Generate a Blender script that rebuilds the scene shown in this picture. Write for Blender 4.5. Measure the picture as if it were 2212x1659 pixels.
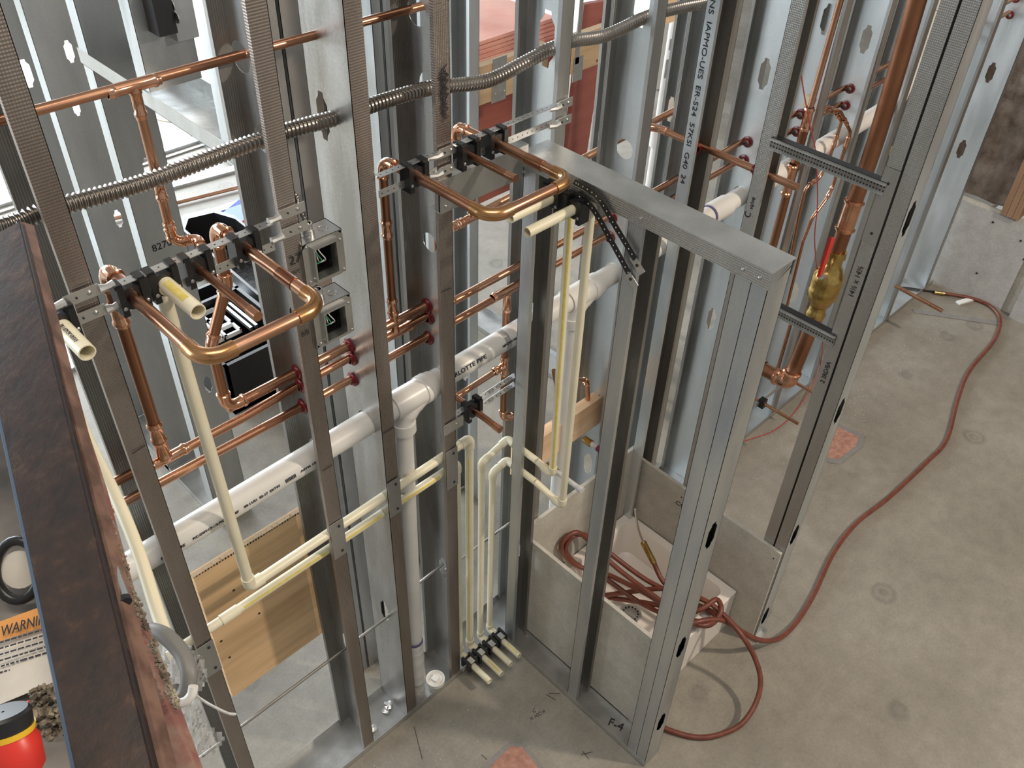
import bpy, bmesh, math, random
import numpy as np
from mathutils import Vector, Matrix
random.seed(7)
scn = bpy.context.scene
for o in list(bpy.data.objects): bpy.data.objects.remove(o)
COL = scn.collection
# ------------------------------------------------------------------ camera
CAM_H = 3.05
YAW, PITCH, ROLL, FPX = 0.799562, 0.714986, 0.0379643, 1952.6
W_, H_ = 2212, 1659
def _axes():
    ca, sa, cb, sb, cc, sc = math.cos(YAW), math.sin(YAW), math.cos(PITCH), math.sin(PITCH), math.cos(ROLL), math.sin(ROLL)
    f = Vector((sa*cb, ca*cb, -sb)); r = Vector((ca, -sa, 0)); u = r.cross(f)
    return cc*r + sc*u, -sc*r + cc*u, f
AR, AU, AF = _axes()
CP = Vector((0, 0, CAM_H))
cd = bpy.data.cameras.new('camera'); cam = bpy.data.objects.new('camera', cd); COL.objects.link(cam)
cam.matrix_world = Matrix(((AR.x, AU.x, -AF.x, 0), (AR.y, AU.y, -AF.y, 0), (AR.z, AU.z, -AF.z, CAM_H), (0, 0, 0, 1)))
cd.sensor_width = 36; cd.lens = FPX/W_*36; cd.clip_start = 0.03; cd.clip_end = 100
scn.camera = cam
# ------------------------------------------------------------------ world, lamps, exposure
wd = bpy.data.worlds.new('world'); scn.world = wd; wd.use_nodes = True
bg = wd.node_tree.nodes['Background']; bg.inputs[0].default_value = (0.97, 0.96, 0.92, 1); bg.inputs[1].default_value = 0.38
def area(name, loc, target, sx, sy, energy, color):
    l = bpy.data.lights.new(name, 'AREA'); l.shape = 'RECTANGLE'; l.size = sx; l.size_y = sy; l.energy = energy; l.color = color
    o = bpy.data.objects.new(name, l); COL.objects.link(o); o.location = loc
    o.rotation_euler = (Vector(target)-Vector(loc)).to_track_quat('-Z', 'Y').to_euler(); return o
area('window_daylight', (3.0, 9.6, 2.4), (2.6, 4.5, 0.2), 9.0, 3.4, 1500, (0.85, 0.93, 1.0))
area('window_daylight_side', (-3.2, 6.0, 2.6), (2.0, 3.0, 0.0), 5.0, 3.0, 380, (0.85, 0.93, 1.0))
area('work_light', (3.4, -2.0, 4.3), (1.6, 1.3, 0.4), 0.22, 0.22, 130, (1.0, 0.86, 0.70))
area('ceiling_fixture', (0.3, 0.2, 5.2), (1.4, 1.4, 0.0), 2.4, 0.6, 60, (1.0, 0.90, 0.78))
scn.view_settings.view_transform = 'Standard'; scn.view_settings.look = 'None'
scn.view_settings.gamma = 1; scn.view_settings.use_curve_mapping = False; scn.view_settings.exposure = 0.0
# ------------------------------------------------------------------ pixel helpers: a point of the photograph on a real plane of the room
def ray(x, y): return AF + (x-W_/2)/FPX*AR - (y-H_/2)/FPX*AU
def FL(x, y, z=0.0): d = ray(x, y); return CP + d*((z-CAM_H)/d.z)
def PY(x, y, Y): d = ray(x, y); return CP + d*(Y/d.y)
def PX(x, y, X): d = ray(x, y); return CP + d*(X/d.x)
def Q(x, y, d): return CP + ray(x, y)*d
V = Vector
X_, Y_, Z_ = V((1, 0, 0)), V((0, 1, 0)), V((0, 0, 1))
YF, YR = 1.392, 1.544          # front and rear face of the main stud wall
XA, XB = 1.438, 1.518          # faces of the low partition
XC, XD = 2.145, 2.212          # faces of the shower end wall
# ------------------------------------------------------------------ materials
def newmat(name):
    m = bpy.data.materials.new(name); m.use_nodes = True; nt = m.node_tree
    return m, nt, nt.nodes['Principled BSDF']
def N(nt, t, **kw):
    n = nt.nodes.new(t)
    for k, v in kw.items(): setattr(n, k, v)
    return n
def coords(nt, scale=(1, 1, 1)):
    g = N(nt, 'ShaderNodeNewGeometry'); mp = N(nt, 'ShaderNodeMapping'); mp.inputs['Scale'].default_value = scale
    nt.links.new(g.outputs['Position'], mp.inputs['Vector']); return mp.outputs[0]
def noise(nt, vec, scale, detail=4, rough=.55):
    n = N(nt, 'ShaderNodeTexNoise'); n.inputs['Scale'].default_value = scale; n.inputs['Detail'].default_value = detail
    n.inputs['Roughness'].default_value = rough; nt.links.new(vec, n.inputs['Vector']); return n.outputs[0]
def ramp(nt, fac, stops):
    r = N(nt, 'ShaderNodeValToRGB'); nt.links.new(fac, r.inputs[0]); e = r.color_ramp.elements
    while len(e) < len(stops): e.new(.5)
    for i, (p, c) in enumerate(stops): e[i].position = p; e[i].color = (*c, 1) if len(c) == 3 else c
    return r.outputs[0]
def bump(nt, b, h, strength, dist=.001):
    n = N(nt, 'ShaderNodeBump'); n.inputs['Strength'].default_value = strength; n.inputs['Distance'].default_value = dist
    nt.links.new(h, n.inputs['Height']); nt.links.new(n.outputs[0], b.inputs['Normal'])
def simple(name, col, rough=.5, metal=0, c2=None, ns=8, bs=0, bd=.002, scale=(1, 1, 1), lo=.35, hi=.65, detail=5, r2=None):
    m, nt, b = newmat(name); b.inputs['Base Color'].default_value = (*col, 1)
    b.inputs['Roughness'].default_value = rough; b.inputs['Metallic'].default_value = metal
    v = coords(nt, scale); n = noise(nt, v, ns, detail)
    if c2: nt.links.new(ramp(nt, n, [(lo, col), (hi, c2)]), b.inputs['Base Color'])
    if r2 is not None:
        mr = N(nt, 'ShaderNodeMapRange'); mr.inputs[1].default_value = .35; mr.inputs[2].default_value = .65
        mr.inputs[3].default_value = rough; mr.inputs[4].default_value = r2; nt.links.new(n, mr.inputs[0]); nt.links.new(mr.outputs[0], b.inputs['Roughness'])
    if bs: bump(nt, b, n, bs, bd)
    return m
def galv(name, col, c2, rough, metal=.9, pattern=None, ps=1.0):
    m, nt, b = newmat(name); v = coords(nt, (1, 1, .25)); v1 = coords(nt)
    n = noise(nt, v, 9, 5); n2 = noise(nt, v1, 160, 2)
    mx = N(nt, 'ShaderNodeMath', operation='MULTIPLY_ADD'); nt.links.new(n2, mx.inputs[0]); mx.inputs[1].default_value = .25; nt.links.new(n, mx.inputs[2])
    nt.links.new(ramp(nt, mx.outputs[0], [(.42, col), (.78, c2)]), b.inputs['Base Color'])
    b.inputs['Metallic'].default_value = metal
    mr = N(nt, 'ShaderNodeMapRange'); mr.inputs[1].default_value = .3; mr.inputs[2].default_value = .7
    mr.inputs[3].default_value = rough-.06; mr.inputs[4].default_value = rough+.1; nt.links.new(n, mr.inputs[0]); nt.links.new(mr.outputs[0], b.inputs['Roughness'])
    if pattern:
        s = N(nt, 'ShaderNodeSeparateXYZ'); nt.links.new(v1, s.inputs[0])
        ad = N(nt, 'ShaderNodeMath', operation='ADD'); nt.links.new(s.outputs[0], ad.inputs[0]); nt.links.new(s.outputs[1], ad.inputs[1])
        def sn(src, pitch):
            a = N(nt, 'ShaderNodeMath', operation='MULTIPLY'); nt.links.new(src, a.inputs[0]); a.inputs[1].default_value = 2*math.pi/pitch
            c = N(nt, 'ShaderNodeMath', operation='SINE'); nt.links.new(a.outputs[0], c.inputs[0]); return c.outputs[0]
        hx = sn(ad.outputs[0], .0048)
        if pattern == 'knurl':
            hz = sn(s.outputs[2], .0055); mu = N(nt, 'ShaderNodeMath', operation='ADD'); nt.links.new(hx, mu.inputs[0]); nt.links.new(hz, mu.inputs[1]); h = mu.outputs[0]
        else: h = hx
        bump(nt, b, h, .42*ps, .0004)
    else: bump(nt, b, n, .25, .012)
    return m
M = {}
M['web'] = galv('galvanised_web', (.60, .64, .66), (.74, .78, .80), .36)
M['web_dark'] = galv('galvanised_web_dark', (.36, .36, .35), (.46, .46, .45), .42)  # darker web steel: shade of stud faces turned from the daylight put into colour
M['knurl'] = galv('galvanised_knurled_shaded', (.235, .20, .175), (.34, .30, .27), .40, .9, 'knurl')  # front faces: brown lift reflection and shade put into the steel colour
M['knurl_lit'] = galv('galvanised_knurled_lit', (.40, .40, .39), (.50, .50, .49), .40, .9, 'knurl')  # same knurled steel, lighter: the light on left-facing flanges put into its colour
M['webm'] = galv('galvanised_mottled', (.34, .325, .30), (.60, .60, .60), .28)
M['rib'] = galv('galvanised_ribbed', (.25, .24, .225), (.35, .34, .32), .42, .9, 'rib')  # ribbed steel with the shade inside the studs put into its darker colour
M['track'] = galv('galvanised_track', (.50, .51, .50), (.64, .65, .64), .34)
M['oldmetal'] = galv('weathered_zinc', (.38, .41, .45), (.54, .54, .51), .42, .8, 'rib', .5)
M['strap'] = simple('zinc_strap', (.56, .56, .55), .34, .95, (.66, .66, .65), 30)
M['screw'] = simple('screw_steel', (.5, .5, .5), .3, 1)
M['copper'] = simple('copper_pipe', (.43, .20, .115), .22, 1, (.62, .36, .235), 3.5, r2=.34, scale=(1, 1, .6), lo=.3, hi=.7)
M['copper_old'] = simple('tarnished_copper', (.25, .11, .062), .28, 1, (.43, .215, .125), 7, r2=.42, scale=(1, 1, .3), lo=.3, hi=.72)
M['fitting'] = simple('copper_fitting', (.76, .43, .29), .16, 1, (.62, .31, .18), 25)
M['brass'] = simple('brass', (.60, .42, .15), .24, 1, (.42, .28, .09), 25)
M['bronze'] = simple('tarnished_elbow', (.44, .24, .10), .26, 1, (.62, .34, .17), 18)
M['pvc'] = simple('white_pvc', (.66, .64, .605), .32, 0, (.73, .71, .67), 7)
M['cpvc'] = simple('cream_cpvc', (.74, .68, .49), .36, 0, (.79, .74, .57), 10)
M['stripe'] = simple('yellow_stripe', (.66, .52, .10), .5, 0, (.74, .62, .22), 60)
M['black'] = simple('black_plastic', (.012, .012, .013), .34)
M['ink'] = simple('black_ink', (.015, .015, .02), .7)
M['purple'] = simple('purple_primer', (.10, .07, .22), .5)
M['grommet'] = simple('red_grommet', (.16, .012, .014), .22)
M['hose'] = simple('red_hose', (.135, .036, .022), .42, 0, (.19, .055, .034), 30)
M['redwire'] = simple('red_wire', (.45, .06, .06), .4)
M['redpaint'] = simple('red_plastic', (.55, .03, .02), .35)
M['yellow'] = simple('yellow_plastic', (.80, .50, .03), .4)
M['paper'] = simple('paper_label', (.72, .67, .58), .6, 0, (.52, .47, .40), 12)
M['orange'] = simple('orange_label', (.75, .32, .06), .6, 0, (.60, .25, .06), 30)
M['pan'] = simple('white_shower_pan', (.82, .76, .70), .30)
M['white'] = simple('white_wall_paint', (.82, .82, .80), .7)
M['whitepipe'] = simple('chalky_white_pipe', (.72, .72, .72), .6, 0, (.5, .5, .5), 60)
M['blue'] = simple('blue_film', (.05, .12, .62), .5)
M['redwood'] = simple('red_painted_board', (.23, .060, .045), .62, 0, (.31, .095, .07), 5, scale=(.3, .3, 2))
M['pinkwood'] = simple('pink_stack', (.62, .26, .20), .6, 0, (.74, .42, .35), 120, scale=(.02, .02, 1))
M['conduit'] = simple('steel_conduit', (.26, .235, .21), .29, 1, (.36, .335, .31), 12)
M['boxsteel'] = simple('box_steel', (.44, .44, .43), .32, .95, (.54, .54, .53), 14)
M['green'] = simple('green_wire', (.05, .32, .18), .4)
M['whitewire'] = simple('white_wire', (.75, .75, .70), .4)
M['greyhose'] = simple('grey_hose', (.17, .165, .155), .5)
M['pinkpaint'] = simple('worn_pink_paint', (.21, .085, .07), .6, 0, (.27, .18, .135), 30, .4, .003, lo=.42, hi=.60)
M['salmon'] = simple('salmon_edge', (.20, .115, .085), .5, 0, (.10, .055, .04), 30, lo=.42, hi=.6)
M['brownbatt'] = simple('brown_insulation_film', (.10, .072, .055), .30, 0, (.26, .215, .18), 9, .8, .02, lo=.38, hi=.68)
M['grit'] = simple('debris', (.10, .075, .05), .8, 0, (.35, .30, .22), 60, .8, .01)
def mat_wood(name, a, b_, sc, axis):
    m, nt, b = newmat(name); s = [14, 14, 14]; s[axis] = 1.0
    v = coords(nt, tuple(s)); n = noise(nt, v, sc, 6, .6)
    nt.links.new(ramp(nt, n, [(.34, b_), (.50, a), (.62, tuple(min(1, c*1.15) for c in a)), (.75, b_)]), b.inputs['Base Color'])
    b.inputs['Roughness'].default_value = .6; bump(nt, b, n, .15, .002); return m
M['ply'] = mat_wood('plywood', (.66, .45, .25), (.52, .33, .165), 1.2, 0)
M['pine'] = mat_wood('pine', (.78, .54, .34), (.64, .40, .23), .8, 0)
M['pine_z'] = mat_wood('pine_stud', (.33, .20, .12), (.24, .135, .075), .8, 2)
M['pinedull'] = mat_wood('dull_pine', (.46, .33, .20), (.36, .24, .14), .8, 0)
# rust
def mat_rust():
    m, nt, b = newmat('rusty_rail'); v = coords(nt); n = noise(nt, v, 34, 8, .68)
    c = ramp(nt, n, [(.35, (.012, .007, .005)), (.55, (.030, .014, .009)), (.66, (.060, .032, .017)), (.74, (.13, .11, .07))])
    nt.links.new(c, b.inputs['Base Color']); b.inputs['Roughness'].default_value = .45; b.inputs['Metallic'].default_value = .15; bump(nt, b, n, .4, .002); return m
M['rust'] = mat_rust()
# plastic film
def mat_film():
    m, nt, b = newmat('clear_film'); b.inputs['Base Color'].default_value = (.8, .78, .74, 1); b.inputs['Roughness'].default_value = .15
    b.inputs['Alpha'].default_value = .42; v = coords(nt); n = noise(nt, v, 35, 5); bump(nt, b, n, .9, .02); return m
M['film'] = mat_film()
# concrete
def mat_conc(name, a, b_, c_, marks=True):
    m, nt, b = newmat(name); v = coords(nt)
    n1 = noise(nt, v, 1.3, 8, .62); n2 = noise(nt, v, 14, 6, .6); n3 = noise(nt, v, 90, 3, .6)
    col = ramp(nt, n1, [(.32, a), (.5, b_), (.68, c_)])
    mx = N(nt, 'ShaderNodeMix', data_type='RGBA', blend_type='OVERLAY'); mx.inputs[0].default_value = .45
    nt.links.new(col, mx.inputs[6]); nt.links.new(ramp(nt, n2, [(.3, (.38, .38, .38)), (.7, (.62, .62, .62))]), mx.inputs[7]); out = mx.outputs[2]
    m2 = N(nt, 'ShaderNodeMix', data_type='RGBA', blend_type='OVERLAY'); m2.inputs[0].default_value = .3
    nt.links.new(out, m2.inputs[6]); nt.links.new(ramp(nt, n3, [(.3, (.35, .35, .35)), (.7, (.65, .65, .65))]), m2.inputs[7]); out = m2.outputs[2]
    if marks:      # faint oval scuffs
        vo = N(nt, 'ShaderNodeTexVoronoi'); vo.inputs['Scale'].default_value = 4.3; vo.inputs['Randomness'].default_value = 1
        mp = coords(nt, (1, 1.0, 0)); wv = N(nt, 'ShaderNodeMix', data_type='RGBA', blend_type='LINEAR_LIGHT'); wv.inputs[0].default_value = .02
        nt.links.new(mp, wv.inputs[6]); nt.links.new(n2, wv.inputs[7]); nt.links.new(wv.outputs[2], vo.inputs['Vector'])
        rg = ramp(nt, vo.outputs['Distance'], [(.0, (1, 1, 1)), (.07, (.55, .55, .55)), (.13, (.93, .93, .93)), (.19, (.60, .60, .60)), (.27, (1, 1, 1))])
        gate = N(nt, 'ShaderNodeMath', operation='GREATER_THAN'); gate.inputs[1].default_value = .66
        sp = N(nt, 'ShaderNodeSeparateColor'); nt.links.new(vo.outputs['Color'], sp.inputs[0]); nt.links.new(sp.outputs[0], gate.inputs[0])
        gm = N(nt, 'ShaderNodeMath', operation='MULTIPLY'); nt.links.new(gate.outputs[0], gm.inputs[0]); gm.inputs[1].default_value = .62
        m3 = N(nt, 'ShaderNodeMix', data_type='RGBA', blend_type='MULTIPLY'); nt.links.new(gm.outputs[0], m3.inputs[0]); nt.links.new(out, m3.inputs[6]); nt.links.new(rg, m3.inputs[7]); out = m3.outputs[2]
    nt.links.new(out, b.inputs['Base Color']); b.inputs['Roughness'].default_value = .62; bump(nt, b, n2, .12, .006); return m
M['floor'] = mat_conc('concrete_floor', (.205, .186, .153), (.255, .234, .196), (.31, .287, .244))
M['conc_wall'] = mat_conc('cement_board_wall', (.36, .35, .33), (.43, .42, .40), (.50, .48, .46), False)
M['cement'] = mat_conc('cement_board', (.42, .395, .345), (.50, .47, .41), (.57, .54, .475), False)
M['mortar'] = mat_conc('grey_patch', (.17, .165, .16), (.22, .21, .20), (.26, .25, .24), False)
M['brickred'] = simple('red_patch', (.30, .14, .10), .85, 0, (.42, .23, .17), 40, .5, .01)
M['dust'] = simple('pale_debris', (.62, .60, .55), .8)
# ------------------------------------------------------------------ mesh builders
class MB:
    def __init__(s): s.v = []; s.f = []
    def add(s, vs, fs):
        n = len(s.v); s.v += [V(p) for p in vs]; s.f += [tuple(i+n for i in f) for f in fs]; return s
    def box(s, c, size, R=None):
        c = V(c); h = V(size)*.5; vs = []
        for dx in (-1, 1):
            for dy in (-1, 1):
                for dz in (-1, 1):
                    d = V((dx*h.x, dy*h.y, dz*h.z)); vs.append(c + (R @ d if R else d))
        return s.add(vs, [(0, 1, 3, 2), (4, 6, 7, 5), (0, 4, 5, 1), (2, 3, 7, 6), (0, 2, 6, 4), (1, 5, 7, 3)])
    def mm(s, a, b): a, b = V(a), V(b); return s.box((a+b)/2, [abs(x) for x in (b-a)])
    def prism(s, poly, off):       # closed planar polygon (list of points) extruded by vector off
        n = len(poly); off = V(off); vs = [V(p) for p in poly] + [V(p)+off for p in poly]
        fs = [tuple(range(n))[::-1], tuple(range(n, 2*n))] + [(i, (i+1) % n, (i+1) % n+n, i+n) for i in range(n)]
        return s.add(vs, fs)
    def tube(s, pts, r, seg=12, cap=True, inner=None):
        pts = [V(p) for p in pts]; rs = r if isinstance(r, (list, tuple)) else [r]*len(pts)
        t = [(pts[min(i+1, len(pts)-1)]-pts[max(i-1, 0)]).normalized() for i in range(len(pts))]
        a = t[0].orthogonal().normalized(); vs = []; fs = []
        for i, p in enumerate(pts):
            a = (a - t[i]*a.dot(t[i])).normalized(); b = t[i].cross(a)
            for k in range(seg):
                an = 2*math.pi*k/seg; vs.append(p+(a*math.cos(an)+b*math.sin(an))*rs[i])
        for i in range(len(pts)-1):
            for k in range(seg):
                k2 = (k+1) % seg; fs.append((i*seg+k, i*seg+k2, (i+1)*seg+k2, (i+1)*seg+k))
        if cap: fs.append(tuple(range(seg))[::-1]); fs.append(tuple(range((len(pts)-1)*seg, len(pts)*seg)))
        return s.add(vs, fs)
    def lathe(s, p, d, prof, seg=16, cap=True):
        p = V(p); d = V(d).normalized(); a = d.orthogonal().normalized(); b = d.cross(a); vs = []; fs = []
        for (t, r) in prof:
            for k in range(seg):
                an = 2*math.pi*k/seg; vs.append(p+d*t+(a*math.cos(an)+b*math.sin(an))*r)
        m = len(prof)
        for i in range(m-1):
            for k in range(seg):
                k2 = (k+1) % seg; fs.append((i*seg+k, i*seg+k2, (i+1)*seg+k2, (i+1)*seg+k))
        if cap: fs.append(tuple(range(seg))[::-1]); fs.append(tuple(range((m-1)*seg, m*seg)))
        return s.add(vs, fs)
    def build(s, name, mat, parent=None, smooth=False, loc=None):
        me = bpy.data.meshes.new(name)
        vs = s.v
        if loc is None and parent is None:
            xs = [v.x for v in vs]; ys = [v.y for v in vs]; zs = [v.z for v in vs]; loc = V(((min(xs)+max(xs))/2, (min(ys)+max(ys))/2, min(zs)))
        off = wloc(parent) if parent else V((0, 0, 0))
        loc = V(loc) if loc is not None else off
        me.from_pydata([tuple(v-loc) for v in vs], [], s.f); me.materials.append(mat)
        bm = bmesh.new(); bm.from_mesh(me); bmesh.ops.recalc_face_normals(bm, faces=bm.faces); bm.to_mesh(me); bm.free()
        if smooth:
            me.polygons.foreach_set('use_smooth', [True]*len(me.polygons)); 
            try: me.set_sharp_from_angle(angle=math.radians(40))
            except Exception: pass
        o = bpy.data.objects.new(name, me); COL.objects.link(o); o.location = loc-off; WL[o.name] = V(loc)
        if parent: o.parent = parent
        return o
WL = {}
def wloc(o): return WL[o.name]
def tag(o, label, cat, group=None, kind=None):
    if label: o['label'] = label
    if cat: o['category'] = cat
    if group: o['group'] = group
    if kind: o['kind'] = kind
    return o
def empty(name, loc, label=None, cat=None, group=None, kind=None):
    o = bpy.data.objects.new(name, None); COL.objects.link(o); o.location = loc; o.empty_display_size = .05; WL[o.name] = V(loc)
    return tag(o, label, cat, group, kind)
def struct(o): o['kind'] = 'structure'; return o
def text(s, p, right, up, h, mat, parent, name='marker_writing', width=None, bold=0):
    cu = bpy.data.curves.new(name, 'FONT'); cu.body = s; cu.size = h; cu.extrude = .0002; cu.offset = bold
    t = bpy.data.objects.new('tmp', cu); COL.objects.link(t); bpy.context.view_layer.update()
    dg = bpy.context.evaluated_depsgraph_get(); me = bpy.data.meshes.new_from_object(t.evaluated_get(dg)); bpy.data.objects.remove(t)
    R, U = V(right).normalized(), V(up).normalized(); Nn = R.cross(U)
    off = wloc(parent) if parent else V((0, 0, 0))
    w = max(v.co.x for v in me.vertices); sx = (width/w) if width else 1
    for v in me.vertices:
        c = v.co.copy(); v.co = V(p)+R*c.x*sx+U*c.y+Nn*(c.z+.0006)-off
    me.materials.clear(); me.materials.append(mat)
    o = bpy.data.objects.new(name, me); COL.objects.link(o); WL[o.name] = off
    if parent: o.parent = parent
    return o
def smooth_path(P, n):
    out = []
    for i in range(len(P)-1):
        p0, p1, p2, p3 = P[max(i-1, 0)], P[i], P[i+1], P[min(i+2, len(P)-1)]
        for k in range(n):
            t = k/n; out.append(.5*((2*p1)+(-p0+p2)*t+(2*p0-5*p1+4*p2-p3)*t*t+(-p0+3*p1-3*p2+p3)*t**3))
    out.append(P[-1]); return out
def fillet(pts, R, n=6):
    pts = [V(p) for p in pts]; out = [pts[0]]; corners = []
    for i in range(1, len(pts)-1):
        a, b, c = pts[i-1], pts[i], pts[i+1]; u = (a-b).normalized(); w = (c-b).normalized()
        ang = u.angle(w)
        if ang > 3.05: out.append(b); continue
        t = min(R/math.tan(ang/2), (a-b).length*.48, (c-b).length*.48); r = t*math.tan(ang/2)
        s, e = b+u*t, b+w*t; cen = b+(u+w).normalized()*(r/math.sin(ang/2)); arc = []
        for k in range(n+1):
            f = k/n; d = ((s-cen).normalized()).slerp((e-cen).normalized(), f) if (s-cen).angle(e-cen) > 1e-3 else (s-cen).normalized()
            arc.append(cen+d*r)
        out += arc; corners.append((s, e, arc, u, w))
    out.append(pts[-1]); return out, corners
def prof_press(L, r, e=1.10, b=1.30):
    h = min(.012, L*.2)
    return [(0, r), (0, r*e), (h*.3, r*e), (h*.6, r*b), (h*1.0, r*b), (h*1.3, r*e), (L-h*1.3, r*e), (L-h, r*b), (L-h*.6, r*b), (L-h*.3, r*e), (L, r*e), (L, r)]
def prof_plain(L, r, e=1.18): return [(0, r), (0, r*e), (L, r*e), (L, r)]
def sleeve(parent, name, p, d, L, r, mat, press=True, label=None):
    p = V(p); d = V(d).normalized(); o = MB().lathe(p-d*L/2, d, prof_press(L, r) if press else prof_plain(L, r), 18, False).build(name, mat, parent, True)
    if label: o['label'] = label
    return o
def elbow(parent, corner, r, mat, press=True, leg=None, name='elbow'):
    s, e, arc, u, w = corner; leg = leg or r*1.6; h = r*.35
    k = 1.12 if press else 1.2; b = 1.32 if press else 1.2
    pts = [s+u*leg, s+u*(leg-h*.4), s+u*(leg-h*.8), s+u*(leg-h*1.6), s+u*(leg-h*2.1)] ; rs = [r*k, r*k, r*b, r*b, r*k]
    pts += arc; rs += [r*k]*len(arc)
    pts += [e+w*(leg-h*2.1), e+w*(leg-h*1.6), e+w*(leg-h*.8), e+w*(leg-h*.4), e+w*leg]; rs += [r*k, r*b, r*b, r*k, r*k]
    return MB().tube(pts, rs, 16).build(name, mat, parent, True)
def tee(parent, p, axis, branch, r, mat, L=None, rb=None, press=True, name='tee_fitting'):
    L = L or r*6; rb = rb or r; p = V(p); axis = V(axis).normalized(); branch = V(branch).normalized()
    pf = prof_press(L, r) if press else prof_plain(L, r, 1.2); pb = [(t, q) for t, q in (prof_press(L*.62, rb) if press else prof_plain(L*.55, rb, 1.2)) ]
    m = MB().lathe(p-axis*L/2, axis, pf, 18, False); m.lathe(p, branch, pb, 18, False)
    return m.build(name, mat, parent, True)
def opentube(m, p0, p1, r, wall, seg=18):
    p0, p1 = V(p0), V(p1); L = (p1-p0).length; d = p1-p0
    return m.lathe(p0, d, [(0, r), (L, r), (L, r-wall), (L-min(.08, L*.8), r-wall), (L-min(.08, L*.8), .0005)], seg, False)
def run(name, label, cat, pts, r, mat, fmat=None, R=None, press=True, group=None, parent=None, elbows=True, seg=14):
    R = R or r*2.2; path, cs = fillet(pts, R)
    root = parent or empty(name, pts[0], label, cat, group)
    MB().tube(path, r, seg).build('pipe', mat, root, True)
    if elbows:
        for c in cs: elbow(root, c, r, fmat or mat, press)
    return root
# sheet with holes: origin o (corner), U width dir, Z up, normal Nn thickness
def hole_pts(h):
    if h[0] == 'p':
        s = h[3] if len(h) > 3 else 1
        half = [(0, -.052), (.008, -.052), (.010, -.040), (.019, -.028), (.019, .028), (.010, .040), (.008, .052), (0, .052)]
        return [(a*s, b*s) for a, b in half], .053*s
    r = h[3]; k = 8
    return [(r*math.sin(math.pi*i/k), -r*math.cos(math.pi*i/k)) for i in range(k+1)], r*1.01
def sheet(m, o, U, width, z0, z1, holes, Nn, t=.0012):
    o = V(o); U = V(U); Nn = V(Nn); quads = []; rims = []
    z = z0; cuts = sorted(holes, key=lambda h: h[2])
    def P(u, zz): return o+U*u+Z_*zz
    for h in cuts:
        hp, hh = hole_pts(h); cu, cz = h[1], h[2]
        if cz-hh <= z or cz+hh >= z1: continue
        quads.append([P(0, z), P(width, z), P(width, cz-hh), P(0, cz-hh)])
        Rt = [P(cu+a, cz+b) for a, b in hp]; Lt = [P(cu-a, cz+b) for a, b in hp]
        quads.append([P(cu, cz-hh), P(width, cz-hh), P(width, cz+hh), P(cu, cz+hh)] + Rt[::-1])
        quads.append([P(cu, cz+hh), P(0, cz+hh), P(0, cz-hh), P(cu, cz-hh)] + Lt)
        rims.append(Rt+Lt[::-1][1:-1]); z = cz+hh
    quads.append([P(0, z), P(width, z), P(width, z1), P(0, z1)])
    for q in quads:
        m.add(q, [tuple(range(len(q)))]); m.add([p+Nn*t for p in q], [tuple(range(len(q)))[::-1]])
    for rm in rims:
        n = len(rm); m.add(rm+[p+Nn*t for p in rm], [(i, (i+1) % n, (i+1) % n+n, i+n) for i in range(n)])
    for a, b in ((0, 0), (width, width)):
        m.add([P(a, z0), P(a, z1), P(a, z1)+Nn*t, P(a, z0)+Nn*t], [(0, 1, 2, 3)])
STUDS = {}
def stud(base, ud, vd, depth, fl, z0, z1, label, holes=(), mats=('web', 'knurl', 'rib'), lip=.012, group=None, name='steel_stud', screws=()):
    """C-stud: base = front outer web corner, ud = along web, vd = the way the flanges reach"""
    base = V((base[0], base[1], 0)); ud, vd = V(ud), V(vd); t = .0013
    root = empty(name, (base.x, base.y, z0), label, 'stud', group)
    m = MB(); sheet(m, base, ud, depth, z0, z1, holes, vd, t); w = m.build('web', M[mats[0]], root); root['web_of'] = 1; del root['web_of']
    H = Z_*(z1-z0); b0 = base+Z_*z0
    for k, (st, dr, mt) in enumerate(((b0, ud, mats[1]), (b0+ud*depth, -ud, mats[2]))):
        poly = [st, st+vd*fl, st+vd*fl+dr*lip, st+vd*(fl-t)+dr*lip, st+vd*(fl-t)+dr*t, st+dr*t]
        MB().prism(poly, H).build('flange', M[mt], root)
    STUDS[label] = root
    return root
def track(a, b, width, nd, h, label, z=0.0, up=1, mat='track', name='floor_track', cat='track', caps=False):
    """U track from a to b (xy), width towards nd, flanges of height h going up (or down)"""
    a = V((a[0], a[1], z)); b = V((b[0], b[1], z)); nd = V(nd); t = .0014
    root = empty(name, a, label, cat)
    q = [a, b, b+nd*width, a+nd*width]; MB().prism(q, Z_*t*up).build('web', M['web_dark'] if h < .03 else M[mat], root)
    for s, dd in ((0, 1), (width, -1)):
        q = [a+nd*s, b+nd*s, b+nd*(s+dd*t), a+nd*(s+dd*t)]; MB().prism(q, Z_*h*up).build('flange', M[mat], root)
    return root
def screw(parent, p, d, r=.004, name='screw', mat='screw'):
    return MB().lathe(p, d, [(0, r), (.0015, r), (.003, r*.6), (.0031, 0.0003)], 8).build(name, M[mat], parent, True)
# ================================================================== SETTING
struct(MB().mm((-6, -4, -.05), (5.2, 11, 0)).build('floor', M['floor'], loc=(0, 0, 0)))
FLOOR = bpy.data.objects['floor']
struct(MB().mm((5.2, 1.55, -.05), (12, 11, 0)).build('floor', M['floor'], loc=(6, 3, 0)))
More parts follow.
